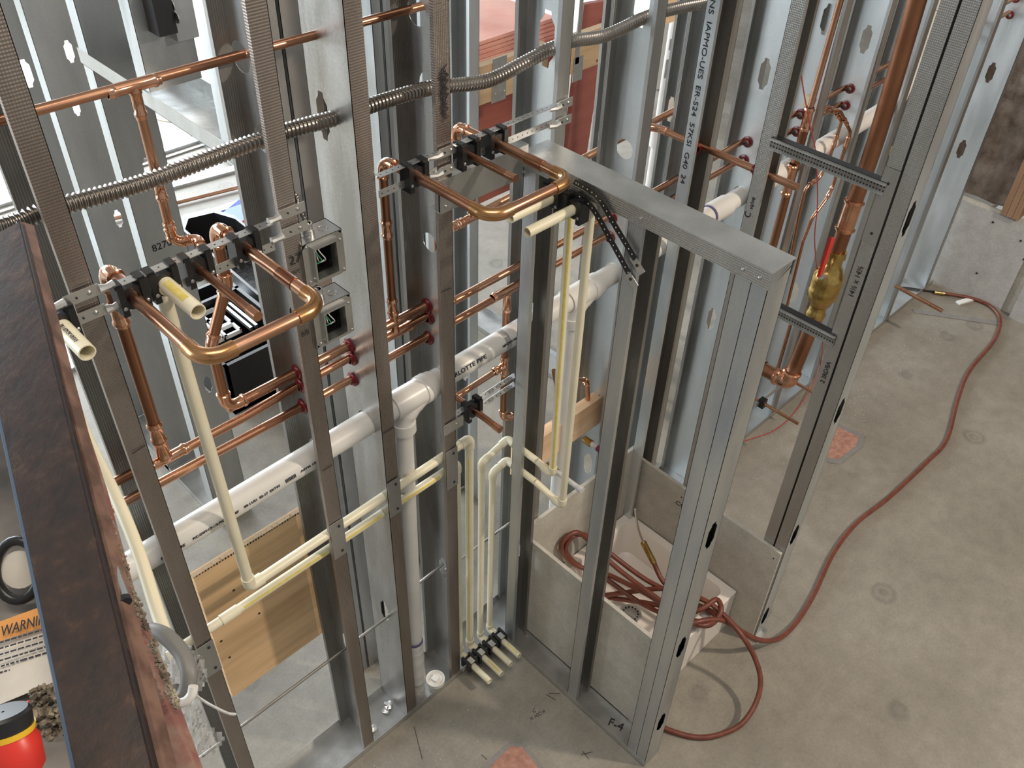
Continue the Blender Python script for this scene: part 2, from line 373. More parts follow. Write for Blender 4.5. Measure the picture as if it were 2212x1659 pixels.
# right wall: cement board below, foil-faced batts and timber studs above
wr = struct(empty('wall_right', (5.07, 0, 0)))
MB().mm((5.07, .99, 0), (5.085, 1.60, .545)).build('cement_panel', M['conc_wall'], wr)
MB().mm((5.045, -2.6, 0), (5.065, .93, .545)).build('cement_panel', M['conc_wall'], wr)
MB().mm((5.085, -2.6, 0), (5.10, 1.6, .56)).build('sheathing', M['cement'], wr)
m = MB()
nx, nz = 46, 30
for i in range(nx+1):
    for k in range(nz+1):
        y = -2.6+4.25*i/nx; z = .56+3.0*k/nz
        m.v.append(V((5.13+.018*math.sin(y*9+z*5)+.016*math.sin(y*23-z*11)+.01*random.random(), y, z)))
for i in range(nx):
    for k in range(nz): a = i*(nz+1)+k; m.f.append((a, a+1, a+nz+2, a+nz+1))
MB_batt = m.build('insulation_film', M['brownbatt'], wr, True)
for y0, y1 in ((1.585, 1.62), (1.10, 1.20), (.58, .66), (.10, .18)):
    n = 3 if y1-y0 > .05 else 1
    for j in range(n):
        w = (y1-y0)/n; MB().mm((5.05, y0+j*w+.001, .56), (5.14, y0+(j+1)*w-.001, 3.6)).build('timber_stud', M['pine_z'], wr)
for q in ((2025, 430), (2110, 590), (2145, 480), (2205, 520), (2212, 560)):
    p = PX(q[0], q[1], 5.068); MB().lathe(p, -X_, [(0, .006), (.004, .006), (.005, .001)], 8).build('screw', M['ink'], wr)
# far white wall with tall windows, side wall
wb = struct(empty('wall_back', (2, 10, 0)))
for x0, x1, z0, z1 in ((-6, 12, 0, .35), (-6, 12, 3.7, 4.6), (-6, -4.2, .35, 3.7), (-1.2, -.6, .35, 3.7), (2.6, 3.1, .35, 3.7), (6.2, 6.8, .35, 3.7), (10, 12, .35, 3.7)):
    MB().mm((x0, 10, z0), (x1, 10.15, z1)).build('wall_panel', M['white'], wb)
wn = 0
for x0, x1 in ((-4.2, -1.2), (-.6, 2.6), (3.1, 6.2), (6.8, 10)):
    wn += 1; w = struct(empty('window_%d' % wn, (x0, 10, .35)))
    for a, b in (((x0, 10.02, .35), (x0+.06, 10.10, 3.7)), ((x1-.06, 10.02, .35), (x1, 10.10, 3.7)), (((x0+x1)/2-.03, 10.02, .35), ((x0+x1)/2+.03, 10.10, 3.7)), ((x0, 10.02, .35), (x1, 10.10, .42))):
        MB().mm(a, b).build('frame', M['black'], w)
wc = struct(MB().mm((6.0, 4.3, 0), (6.12, 10, 3.2)).build('wall_far_right', M['white']))

# ================================================================== MAIN STUD WALL
track((-.6, YF), (XA-.002, YF), .152, Y_, .028, 'long galvanised floor track under the studs at bottom left', mat='track')
track((XA+.01, YF+.005), (XC, YF+.005), .148, Y_, .028, 'short floor track of the stud wall behind the shower pan')
track((XD, YF), (5.04, YF), .152, Y_, .030, 'galvanised floor track running to the far right corner')
DR = ('c', .066, 1.415, .036)
def pn(*zs): return [('p', .076, z) for z in zs]
LX = (-1, 0, 0)
main = [
 (.36+.041, LX, 'leftmost front stud, brownish knurled face, beside the rusty lift rail', [('c', .075, 2.31, .03), ('c', .066, 1.403, .036)]+pn(.5), ('webm', 'knurl', 'rib')),
 (.770+.041, LX, 'front stud with electrical boxes on its right and marker writing', [('c', .12, 2.40, .03), ('c', .085, 2.25, .03), ('c', .07, 1.83, .026), DR]+pn(.55), ('webm', 'knurl', 'rib')),
 (.962, X_, 'front stud right of the electrical boxes with a wide mottled web', [('p', .106, 2.245, 1.0), DR]+pn(.57), ('webm', 'knurl', 'rib')),
 (1.173+.041, LX, 'front stud with dark marker scribble near the top', [('c', .10, 2.40, .03), ('c', .07, 2.25, .032), ('c', .085, 1.85, .026), DR]+pn(.57), ('webm', 'knurl', 'rib')),
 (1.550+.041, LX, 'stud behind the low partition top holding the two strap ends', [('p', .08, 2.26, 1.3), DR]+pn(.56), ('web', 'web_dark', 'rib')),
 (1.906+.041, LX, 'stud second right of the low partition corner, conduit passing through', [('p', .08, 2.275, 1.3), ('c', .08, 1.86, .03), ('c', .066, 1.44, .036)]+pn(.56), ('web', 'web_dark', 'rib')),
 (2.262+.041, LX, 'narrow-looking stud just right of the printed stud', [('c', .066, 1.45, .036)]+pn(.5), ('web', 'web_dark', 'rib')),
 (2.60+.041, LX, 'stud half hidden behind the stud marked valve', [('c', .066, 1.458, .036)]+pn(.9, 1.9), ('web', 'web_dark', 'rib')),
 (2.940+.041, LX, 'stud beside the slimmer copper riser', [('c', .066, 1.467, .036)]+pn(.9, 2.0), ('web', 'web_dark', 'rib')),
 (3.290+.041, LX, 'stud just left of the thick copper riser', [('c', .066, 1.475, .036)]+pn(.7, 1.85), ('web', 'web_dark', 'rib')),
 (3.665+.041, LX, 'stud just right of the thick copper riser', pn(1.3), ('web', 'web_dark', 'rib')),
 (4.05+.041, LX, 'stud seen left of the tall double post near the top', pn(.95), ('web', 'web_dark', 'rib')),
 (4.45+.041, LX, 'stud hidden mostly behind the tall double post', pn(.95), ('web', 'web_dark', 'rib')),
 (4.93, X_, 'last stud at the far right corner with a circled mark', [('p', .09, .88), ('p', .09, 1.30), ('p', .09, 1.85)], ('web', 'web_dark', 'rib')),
]
SM = []
for x, vd, lab, hl, mt in main:
    SM.append(stud((x, YF+.002), Y_, vd, .149, .041, .002, 3.05, lab, hl, mt))
# pipe grommets on the studs' webs
def grommet(st, p, r, d=X_):
    h = .010
    MB().lathe(V(p)-d*h, d, [(0, r*1.02), (0, r*1.25), (h*.5, r*1.3), (h*.7, r*1.85), (h*1.2, r*1.85), (h*1.4, r*1.3), (h*2.2, r*1.25), (h*2.2, r*1.02)], 12, False).build('grommet', M['grommet'], st, True)
Yp, Z1, Z2, Z3 = 1.497, 1.652, 1.615, 1.543
RC = .0108; RT = .0088; RL = .0120
for i, xw in ((1, .811), (2, .962), (3, 1.214)):
    for y, z in ((Yp, Z1), (Yp-.006, Z2), (Yp, Z3)): grommet(SM[i], (xw-.002, y, z), RC)
# bottom extra studs: paired stud beside S3 base (bright strips with a black gap, rear row)
hw = stud((.950, 1.652), X_, Y_, .030, .041, 0, 3.0, 'rear stud with handwritten numbers seen between the two middle front studs', (), ('web_dark', 'web', 'rib'), lip=.006)
stud((.985, 1.650), X_, Y_, .050, .041, 0, 3.0, 'rear stud facing the handwritten one across a dark gap', (), ('web_dark', 'web', 'rib'), lip=.006)
for k, sx in enumerate(('17 5/8', 'R2 52 W', '5/8 SX', '75 16', '13 5/8')): text(sx, V((.9494, 1.682, 1.30-.20*k)), -Z_, -Y_, .018, M['ink'], hw)
stud((1.395, 1.90), X_, Y_, .030, .041, 0, 3.0, 'pale rear stud just right of the mottled front stud', (), ('web_dark', 'web', 'rib'), lip=.006)
stud((1.430, 1.90), X_, Y_, .040, .060, 0, 3.0, 'second pale rear stud right of the mottled front stud', (), ('web_dark', 'web', 'rib'), lip=.006)
# marker writing
t = SM[1]; p = PY(626, 575, YF); text('27', p, X_, Z_, .030, M['ink'], t); p = PY(622, 600, YF); text('HWT', p, X_, Z_, .013, M['ink'], t)
p = PY(652, 728, YF); text('BiB', p, X_, Z_, .015, M['ink'], t)
# scribble on S4
m = MB(); pts = []
for i in range(90):
    f = i/89; pts.append(V((1.194+.014*math.sin(i*2.4)*(1 if f < .6 else .8), YF-.001, 2.315-.105*f+.010*math.sin(i*1.7))))
m.tube(pts, .0007, 4).build('marker_writing', M['ink'], SM[3])
# black cut marks on flanges
for i, (a, b) in ((0, ((286, 980), (314, 962))), (1, ((697, 1018), (718, 1004))), (2, ((828, 937), (852, 923))), (3, ((952, 632), (975, 622)))):
    m = MB().tube([PY(*a, YF-.0005), PY(*b, YF-.0005)], .0009, 4); m.build('marker_line', M['ink'], SM[i])
# nail plates
def nailplate(st, q, lab):
    cs = [PY(x, y, YF-.0015) for x, y in q]; xs = (cs[0].x, cs[1].x); zs = (cs[2].z, cs[0].z)
    MB().mm((st, YF-.0022, zs[0]), (st+.043, YF-.0004, zs[1])).build('nail_plate', M['web_dark'], lab)
    for z in (zs[1]-.018, zs[0]+.018): screw(lab, V((st+.03, YF-.0022, z)), -Y_, .0045, mat='ink')
for k, xs, za, zb in ((0, .360, 1.085, .955), (1, .770, 1.215, 1.075), (2, .962, 1.235, 1.095), (3, 1.173, 1.21, 1.05)):
    npl = MB().mm((xs, YF-.0022, zb), (xs+.042, YF-.0004, za)).build('nail_plate', M['web_dark'], SM[k])
    for z in (za-.02, zb+.02): screw(npl, V((xs+.027, YF-.0022, z)), -Y_, .0042, mat='ink')
# circled star mark and pencil on last stud
p = PX(2122, 100, 4.928)
MB().tube([p+Y_*.022*math.cos(a*.3)+Z_*.040*math.sin(a*.3) for a in range(24)], .0009, 4).build('marker_writing', M['ink'], SM[13])
text('*', p+Y_*.014-Z_*.052, -Y_, Z_, .075, M['ink'], SM[13], 'marker_writing')
# ------------------------------------------------------------------ header piece between front studs
m = MB(); h0 = empty('header_track', (1.17, YF, 1.98), 'short horizontal track linking two studs under the right pipe bracket', 'track')
MB().mm((1.172, YF-.006, 1.985), (1.452, YF-.004, 2.068)).build('web', M['web_dark'], h0)
MB().mm((1.172, YF-.004, 2.066), (1.452, YF+.036, 2.068)).build('flange', M['track'], h0)
MB().mm((1.172, YF-.004, 1.985), (1.452, YF+.036, 1.987)).build('flange', M['track'], h0)
for x, z in ((1.187, 2.0), (1.44, 2.0), (1.19, 2.05)): screw(h0, V((x, YF-.006, z)), -Y_, .004)

# ================================================================== LOW PARTITION
PT = 2.055; YE = .690
track((XA, YE), (XA, YF-.004), .080, X_, .028, 'floor track of the low partition with marker scrawl', z=0.001)
tt = empty('top_track', (XA, YE, PT), 'flat galvanised top cap of the low partition', 'track')
MB().prism([(XA-.002, YE-.004, PT), (XB+.002, YE-.004, PT), (XB+.002, YF-.003, PT), (XA-.002, YF-.003, PT)], Z_*.0014).build('web', M['track'], tt)
MB().mm((XA-.0035, YE-.004, PT-.040), (XA-.002, YF-.003, PT+.0014)).build('flange', M['knurl_lit'], tt)
MB().mm((XB+.002, YE-.004, PT-.040), (XB+.0035, YF-.003, PT+.0014)).build('flange', M['track'], tt)
for y in (.712, .752, 1.02): screw(tt, V((XA-.0035, y, PT-.022)), -X_, .0045)
pk = dict(lip=.010)
PS = []
PS.append(stud((XA+.0005, YF-.006), X_, -Y_, .079, .041, .003, PT-.002, 'partition stud at the inner corner beside the cream pipes', [('p', .04, 1.55), ('p', .04, .5)], ('web_dark', 'oldmetal', 'rib')))
PS.append(stud((XA+.0005, 1.055), X_, -Y_, .079, .041, .003, PT-.002, 'middle partition stud with small slots', [('p', .045, 1.52), ('p', .045, .62)], ('web_dark', 'oldmetal', 'rib')))
PS.append(stud((XA+.0005, YE+.080), X_, -Y_, .079, .040, .003, PT-.002, 'inner stud of the partition end post with a bluish scuffed face', [], ('web_dark', 'oldmetal', 'rib')))
PS.append(stud((XA+.0005, YE), X_, Y_, .079, .038, .003, PT-.002, 'outer stud of the partition end post with black slots', [('p', .042, 1.21), ('p', .042, .69), ('p', .042, .25)], ('oldmetal', 'oldmetal', 'rib')))
MB().mm((XA+.008, YE+.012, .02), (XB-.008, YE+.0135, PT-.05)).build('slot_shade', M['black'], PS[3])  # black sheet behind the slots, painting the shade of the hollow post
m = text('F-4', FL(1330, 1555, .004), V((1, -.3, 0)), V((.3, 1, 0)), .06, M['ink'], bpy.data.objects['top_track'])
m.parent = None; bpy.data.objects.remove(m)
MB().add([V((XA+.012, YE-.0052, PT-.030)), V((XB-.002, YE-.0052, PT-.002)), V((XB-.012, YE-.0052, PT-.012))], [(0, 1, 2)]).build('cut_gap', M['ink'], tt)
for q, st in (((1748, 222), 8), ((1930, 328), 11)):
    pp = PX(q[0], q[1], wloc(SM[st]).x-.004); fm = MB(); fm.box(pp, (.006, .035, .05), Matrix.Rotation(.2, 3, 'X')); fm.box(pp+V((-.004, .006, .008)), (.008, .022, .03)); fm.build('foam_plug', simple('cream_foam', (.80, .72, .48), .8), SM[st])
# ------------------------------------------------------------------ SHOWER END WALL (printed stud, valve stud, post)
track((XC, .70), (XC, YF-.004), .067, X_, .028, 'floor track under the tall double post', z=0.001)
s8 = stud((2.100, 1.380), X_, -Y_, .092, .041, .003, 3.05, 'tall stud printed with dark capital letters and numbers', [('p', .045, 1.5)], ('rib', 'web', 'rib'))
sv = stud((XC, 1.163), X_, -Y_, .067, .041, .003, 3.05, 'tall knurled stud marked valve in black, behind the partition', [('p', .045, 1.35)], ('web_dark', 'knurl_lit', 'rib'))
p1 = stud((XC, .762), X_, Y_, .067, .041, .003, 3.05, 'inner half of the tall double post in front of the right wall', [], ('web_dark', 'knurl_lit', 'rib'))
p2 = stud((XC, .716), X_, Y_, .067, .041, .003, 3.05, 'outer half of the tall double post, slotted smooth side', [('p', .034, 1.873), ('p', .034, 1.20), ('p', .034, .613), ('p', .034, .13)], ('web', 'knurl_lit', 'rib'))
MB().mm((XC+.008, .728, .03), (XD-.008, .7295, 3.0)).build('slot_shade', M['black'], p2)  # another black sheet for the shade seen through the tall post's slots
# lettering on printed stud, reading down
pa = PX(1453, 430, XC-.0006)
text('3 NS  IAPMO-UES  ER-524  57KSI  G40  24', V((2.100-.0004, 1.369, 2.30)), -Z_, -Y_, .022, M['ink'], s8, 'printed_text', width=.56)
text('valve', V((XC-.0006, 1.138, 1.73)), Z_, Y_, .020, M['ink'], sv)
text('C', V((XC-.0006, 1.141, 1.70)), Z_, Y_, .028, M['ink'], sv)
text('14½ x 14½', V((XC-.0006, .776, PX(1850, 648, XC).z)), Z_, Y_, .022, M['ink'], p1)
text('2 3RD/8A', V((XC-.0006, .776, PX(1782, 830, XC).z)), Z_, Y_, .020, M['ink'], p1)
pz0, pz1 = PX(1893, 350, XC).z, PX(1845, 510, XC).z
np2 = MB().mm((XC-.0032, .762, pz1), (XC-.0012, .804, pz0)).build('sleeve_plate', M['web_dark'], p1)
for z in (pz0-.04, pz1+.03): screw(np2, V((XC-.0032, .783, z)), -X_, .004, mat='ink')
# braces between valve stud and post
def brace(z, ya, yb, lab):
    b = empty('bridging_channel', (XC, ya, z), lab, 'channel')
    MB().mm((XC-.004, yb, z-.018), (XC-.0025, ya, z+.018)).build('web', M['rib'], b)
    MB().mm((XC-.004, yb, z+.017), (XC+.020, ya, z+.0185)).build('flange', M['black'], b)
    MB().mm((XC-.012, yb, z+.012), (XC-.004, ya, z+.0135)).build('lip', M['web'], b)
    MB().mm((XC-.012, yb, z-.0135), (XC-.004, ya, z-.012)).build('lip', M['web'], b)
    m = MB()
    n = int((ya-yb)/.009)
    for i in range(n):
        y = yb+(i+.5)*(ya-yb)/n
        for s in (-1, 1): m.mm((XC-.0046, y-.0022, z+s*.006-.0024), (XC-.0039, y+.0022, z+s*.006+.0024))
    o = m.build('slots', M['ink'], b); o['kind'] = 'stuff'
    return b
b1 = brace(1.943, 1.130, .785, 'upper slotted brace between the valve stud and the tall double post')
b2 = brace(1.452, 1.130, .785, 'lower slotted brace reaching the tall double post')

# ================================================================== PIPES IN THE MAIN WALL
def E(x, z, y=Yp): return V((x, y, z))
# top copper line with tee and drop
r = run('copper_pipe', 'high horizontal copper pipe with a tee across the left studs', 'pipe', [PY(-30, 268, 1.497), V((1.30, 1.50, 2.405))], RT, M['copper'], M['fitting'])
pt = PY(289, 186, 1.497); ax = X_
tee(r, pt, X_, -Z_, RT, M['fitting'], L=.095)
d1 = PY(352, 408, 1.497); d2 = PY(383, 525, 1.497); d3 = PY(412, 560, 1.45)
run('copper_pipe', None, None, [pt, V((pt.x, 1.497, d2.z)), V((pt.x+.04, 1.475, 2.105)), V((.60, 1.38, 2.105))], RT, M['copper'], M['fitting'], parent=r)
sleeve(r, 'coupling', V((pt.x, 1.497, d1.z)), Z_, .042, RT, M['fitting'])
sleeve(r, 'coupling', V((pt.x, 1.497, d2.z+.03)), Z_, .042, RT, M['fitting'])
# lower three lines
ra = empty('copper_pipe', (.1, Yp, Z1), 'topmost of the three copper pipes through the middle studs', 'pipe')
xe = PY(487, 870, Yp).x
MB().tube([V((xe, Yp, Z1)), V((1.235, Yp, Z1))], RL, 14).build('pipe', M['copper'], ra, True)
path, cs = fillet([V((1.20, Yp, Z1)), V((1.262, Yp+.01, Z1)), V((1.262, Yp+.01, 1.93))], .03); MB().tube(path, RC*.9, 14).build('riser', M['copper_old'], ra, True)
for c in cs: elbow(ra, c, RC*.9, M['fitting'])
sleeve(ra, 'coupling', V((1.262, Yp+.01, 1.74)), Z_, .06, RC*.9, M['fitting'])
lu = PY(455, 745, Yp); XU = PY(536, 530, 1.37).x
path, cs = fillet([V((xe+.06, Yp, Z1)), V((xe, Yp, Z1)), V((xe, Yp, lu.z)), V((XU, Yp, 1.965)), V((XU, Yp, 2.105)), V((XU, 1.38, 2.105))], .032)
MB().tube(path, RL, 14).build('riser', M['copper_old'], ra, True)
for c in cs: elbow(ra, c, RL, M['fitting'])
rb = empty('copper_pipe', (.36, Yp, Z2), 'middle copper pipe of three, with a tee at its left end', 'pipe')
xt = PY(290, 640, 1.37).x+.005
MB().tube([V((xt-.04, Yp, Z2-.012)), V((xt+.2, Yp, Z2-.012)), V((.80, Yp-.003, Z2)), V((2.05, Yp-.003, 1.635)), V((2.6, Yp, 1.652)), V((4.9, Yp, 1.668))], RC, 14).build('pipe', M['copper'], rb, True)
tee(rb, V((xt, Yp, Z2-.012)), X_, Z_, RC, M['fitting'], L=.11, rb=RL*1.1)
sleeve(rb, 'coupling', V((xt, Yp, Z2+.07)), Z_, .06, RL*1.1, M['fitting'])
path, cs = fillet([V((xt, Yp, Z2)), V((xt, Yp, 2.105)), V((xt, 1.38, 2.105))], .03)
MB().tube(path, .0132, 14).build('riser', M['copper_old'], rb, True)
for c in cs: elbow(rb, c, .0132, M['fitting'])
sleeve(rb, 'coupling', V((xt, Yp, 2.0)), Z_, .06, RL*1.1, M['fitting'])
rc = empty('copper_pipe', (.3, Yp, Z3), 'lowest of the three copper pipes through the middle studs', 'pipe')
MB().tube([PY(240, 1100, Yp), V((.8, Yp, Z3)), V((2.05, Yp, 1.565)), V((3.0, Yp, 1.588)), V((4.9, Yp, 1.605))], RC, 14).build('pipe', M['copper'], rc, True)
rd = run('copper_pipe', 'short copper pipe end seen left of the leftmost stud', 'pipe', [PY(235, 1048, 1.50), PY(330, 1000, 1.50)], RC, M['copper_old'])
# tees of middle section
XR0 = PY(905, 372, 1.37).x; XR2 = PY(1078, 318, 1.37).x
tee(rb, V((XR0, Yp, Z2)), X_, Z_, RC, M['fitting'], L=.12)
path, cs = fillet([V((XR0, Yp+.002, Z2)), V((XR0, Yp+.002, 2.105)), V((XR0, 1.40, 2.105))], .032)
rr = empty('copper_pipe', (XR0, Yp, Z2), 'vertical copper pipe rising to the right pipe bracket', 'pipe')
MB().tube(path, RC, 14).build('pipe', M['copper_old'], rr, True)
for c in cs: elbow(rr, c, RC, M['fitting'])
sleeve(rr, 'coupling', V((XR0, Yp+.002, 1.925)), Z_, .05, RC, M['fitting'])
sleeve(rr, 'coupling', V((XR0, Yp+.002, 1.70)), Z_, .05, RC, M['fitting'])
# second loop back riser, small line with tee behind header
re_ = run('copper_pipe', 'copper pipe curling down behind the right bracket to a lower tee', 'pipe', [V((XR2, 1.40, 2.105)), V((XR2, Yp+.02, 2.105)), V((XR2, Yp+.02, 1.95))], RC, M['copper'], M['fitting'])
q1, q2 = PY(975, 492, 1.60), PY(1330, 318, 1.60)
rf = run('copper_pipe', 'copper pipe behind the header track running right past the partition', 'pipe', [q1, V((2.05, 1.60, q2.z+.02)), V((2.44, 1.60, q2.z+.04))], RC, M['copper'], M['fitting'])
tee(rf, PY(1020, 470, 1.60), X_, Z_, RC, M['fitting'], L=.12)
sleeve(rf, 'coupling', PY(990, 485, 1.60), X_, .04, RC, M['fitting'])
# cross pipe in the shower end wall up to the riser tee
c0, c1, c2 = PX(1412, 285, 2.09), PX(1440, 272, 2.09), PX(1700, 385, 2.09)
zc = 1.832
rg = run('copper_pipe', 'copper pipe crossing through the printed stud and the valve stud', 'pipe', [V((2.06, 1.565, zc)), V((2.18, 1.565, zc)), V((2.18, 1.035, zc))], RC, M['copper'], M['fitting'], R=.05)
grommet(sv, (2.18, 1.172, zc), RC, Y_)
grommet(s8, (2.15, 1.37, zc), RC, Y_)
# ------------------------------------------------------------------ right-hand risers
r1 = empty('copper_riser', (3.6, 1.43, .2), 'thick copper riser with a brass ball valve near the tall post', 'pipe')
R1 = .0325; YV = 1.30
rp = [PY(x, y, YV) for x, y in ((1996, -50), (1893, 300), (1835, 465), (1787, 605), (1750, 712), (1708, 815))]
bot = rp[-1]+V((0, 0, -.035)); e_ = bot+V((0, .17, 0))
dd = smooth_path(rp, 5)
path, cs = fillet([dd[-1]+Z_*.03, bot, e_], .055)
MB().tube(dd[:-1]+path, R1, 20).build('pipe', M['copper_old'], r1, True)
for c in cs: elbow(r1, c, R1, M['fitting'], leg=.045)
sleeve(r1, 'end_collar', bot+V((0, .155, 0)), Y_, .03, R1*1.05, M['fitting'], False)
sleeve(r1, 'press_coupling', rp[2], rp[1]-rp[3], .14, R1, M['fitting'])
vb = rp[3]; up_ = (rp[2]-rp[4]).normalized(); vb = vb-up_*.02
vbody = MB().lathe(vb-up_*.115, up_, [(-.05, R1), (-.05, R1*1.25), (-.03, R1*1.32), (-.02, R1*1.14), (.005, R1*1.12), (.02, R1*1.5), (.045, R1*1.7), (.055, R1*1.95), (.09, R1*2.02), (.095, R1*1.93), (.13, R1*2.05), (.165, R1*1.93), (.175, R1*1.7), (.20, R1*1.45), (.215, R1*1.14), (.24, R1*1.12), (.25, R1*1.32), (.28, R1*1.25), (.28, R1)], 24, False).build('valve_body', M['brass'], r1, True)
hv = vb+V((-.10, -.01, .09))
MB().tube([vb+up_*.05, hv], .014, 10).build('valve_stem', M['strap'], vbody, True)
MB().prism([hv+V((-.014, 0, 0)), hv+V((.012, 0, 0)), hv+V((.030, 0, .17)), hv+V((-.006, 0, .19))], Y_*.012).build('valve_handle', M['redpaint'], vbody)
r2 = empty('copper_riser', (2.9, 1.42, .6), 'slimmer copper riser with a side tee behind the upper brace', 'pipe')
u0, u1, u2, u3 = PY(1822, -30, 1.42), PY(1748, 255, 1.42), PY(1703, 390, 1.42), PY(1655, 560, 1.42)
xm = 2.905
MB().tube([V((2.945, 1.42, 2.14)), V((2.92, 1.42, u1.z))], .0110, 16).build('pipe', M['copper'], r2, True)
MB().tube([V((2.92, 1.42, u1.z)), V((2.895, 1.42, .72))], .0160, 16).build('pipe', M['copper_old'], r2, True)
sleeve(r2, 'reducer', V((2.92, 1.42, u1.z)), Z_, .09, .0150, M['fitting'])
tee(r2, V((2.905, 1.42, u2.z)), Z_, V((-.35, .95, 0)), .0160, M['fitting'], L=.13, rb=.0115)
MB().tube([V((2.905, 1.42, u2.z)), V((2.86, 1.50, u2.z))], .0115, 12).build('pipe', M['copper'], r2, True)
# thin pair with arched fittings
r3 = empty('thin_copper_pipe', (3.1, 1.41, .4), 'pair of thin copper pipes looping over beside the thick riser', 'pipe')
for k, (pxs, yy) in enumerate((([(1785, 232), (1800, 236), (1818, 262), (1790, 345), (1770, 385), (1740, 405), (1725, 470), (1700, 600), (1672, 700)], 1.40),
                               ([(1788, 240), (1815, 240), (1837, 285), (1822, 330), (1800, 400), (1785, 430), (1755, 470), (1735, 520), (1700, 660)], 1.385))):
    P_ = [PY(x, y, yy) for x, y in pxs]; path, cs = fillet(P_, .03, 4)
    MB().tube(path, .0068, 10).build('pipe', M['copper'], r3, True)
    for i in range(3):
        a, b = P_[i], P_[i+1]
        if (b-a).length > .01: sleeve(r3, 'coupling', (a+b)/2, b-a, min(.05, (b-a).length*.9), .0075, M['fitting'])
    for i in (4,):
        a, b = P_[i], P_[i+1]; sleeve(r3, 'coupling', (a+b)/2, b-a, .045, .0075, M['fitting'])
# thin stub pipes by the floor with bracket
g0 = empty('stub_bracket', FL(1690, 790, .15), 'small perforated bracket with black clamps by the floor track behind the partition post', 'bracket')
ba, bb = PY(1630, 870, 1.36), PY(1745, 720, 1.36)
ba = V((3.02, 1.36, .27)); bb = V((3.42, 1.36, .27))
MB().box((ba+bb)/2, (.40, .002, .022)).build('strap', M['strap'], g0)
for i, x in enumerate((3.06, 3.30)):
    MB().box((x, 1.352, .27), (.030, .03, .045)).build('pipe_clamp', M['black'], g0)
for i, (x, lab) in enumerate(((3.06, 'thin copper stub beside the end post near the floor'), (3.30, 'thin copper stub passing under the thick riser elbow'))):
    pts = [V((x-.01, 1.44, .55)), V((x, 1.43, .27)), V((x, 1.16, .27))]
    if i == 1: pts = [V((x, 1.43, .60)), V((x, 1.43, .27)), V((x, 1.17, .27))]
    run('thin_copper_pipe', lab, 'pipe', pts, .008, M['copper'], M['fitting'], R=.02)
run('thin_copper_pipe', 'thin copper stub sticking out right of the tall post foot', 'pipe', [V((4.42, 1.40, .27)), V((4.42, 1.12, .25))], .011, M['copper'])
# grommets at right for the two long pipes
for i, xw in ((8, None), (9, None), (10, None), (7, None), (13, None)):
    st = SM[i]; x = wloc(st).x
    for z in ((1.66, 1.592) if i != 13 else (1.662, 1.585)): grommet(st, (x-.003, Yp-.02 if i != 13 else Yp, z), RC)
for q in ((1322, 470), (1318, 512)): grommet(SM[5], PX(q[0], q[1], 1.946), RC)
# ------------------------------------------------------------------ flexible steel conduit
cpx = [(-60, 500), (20, 485), (90, 458), (150, 440), (300, 398), (430, 350), (560, 303), (640, 277), (740, 250), (830, 218), (930, 190), (1000, 183), (1060, 172), (1130, 137), (1195, 103), (1240, 88), (1310, 76), (1400, 35), (1470, 16), (1540, 2), (1600, -20)]
cp = [PY(x, y, 1.468) for x, y in cpx]
dense = smooth_path(cp, 12)
acc = [0]
for i in range(1, len(dense)): acc.append(acc[-1]+(dense[i]-dense[i-1]).length)
L = acc[-1]; pitch = .0092; pts = []; rs = []; s = 0; j = 0
while s < L:
    while acc[j+1] < s: j += 1
    f = (s-acc[j])/(acc[j+1]-acc[j]); pts.append(dense[j].lerp(dense[j+1], f))
    ph = (s % pitch)/pitch; rs.append(.0148+.0020*math.sin(ph*2*math.pi)); s += pitch/6
tag(MB().tube(pts, rs, 14).build('flexible_conduit', M['conduit'], None, True), 'long corrugated steel conduit sagging across all the upper studs', 'conduit')
RB = .0252
# ------------------------------------------------------------------ white drain line
RD = .0330; YD = 1.458
dr = empty('drain_pipe', (.2, YD, 1.4), 'long white drain pipe crossing the studs with two branch fittings', 'pipe')
zl = lambda x: 1.401+(x-.36)*.025
MB().tube([V((.15, YD, zl(.15))), V((1.46, YD, zl(1.46)))], RD, 28).build('pipe', M['pvc'], dr, True)
MB().tube([V((1.44, YD, zl(1.44))), V((3.72, YD, zl(3.72)))], RD, 28).build('pipe', M['pvc'], dr, True)
def wye(px, lab):
    c = PY(px[0], px[1], YD); c = V((c.x, YD, zl(c.x)))
    m = MB(); m.lathe(c-X_*.035, X_, [(0, RD), (0, RD*1.15), (.100, RD*1.15), (.101, RD*1.26), (.125, RD*1.26), (.125, RD*1.17), (.142, RD*1.17), (.142, RD)], 28, False)
    pth = [c+X_*.075, c+V((.034, -.001, -.022)), c+V((.006, -.002, -.048)), c+V((0, -.002, -.078))]
    m.tube(smooth_path(pth, 5), [RD*1.05]*6+[RD*1.0]*5+[RD*.9]*5, 24)
    m.lathe(c+V((0, -.002, -.070)), -Z_, [(0, .024), (0, .034), (.034, .034), (.034, .025)], 24, False)
    m.build(lab, M['pvc'], dr, True); return c
ca = wye((868, 868), 'wye_fitting')
cb = wye((1240, 640), 'wye_fitting')
for c in (ca, cb): pass
MB().tube([V((ca.x, YD-.002, ca.z-.06)), V((1.048, 1.437, .30)), V((1.045, 1.435, .0))], RB, 22).build('branch_pipe', M['pvc'], dr, True)
MB().tube([V((cb.x, YD-.002, cb.z-.06)), V((cb.x, YD-.002, 0))], RB, 22).build('branch_pipe', M['pvc'], dr, True)
xb = 1.046
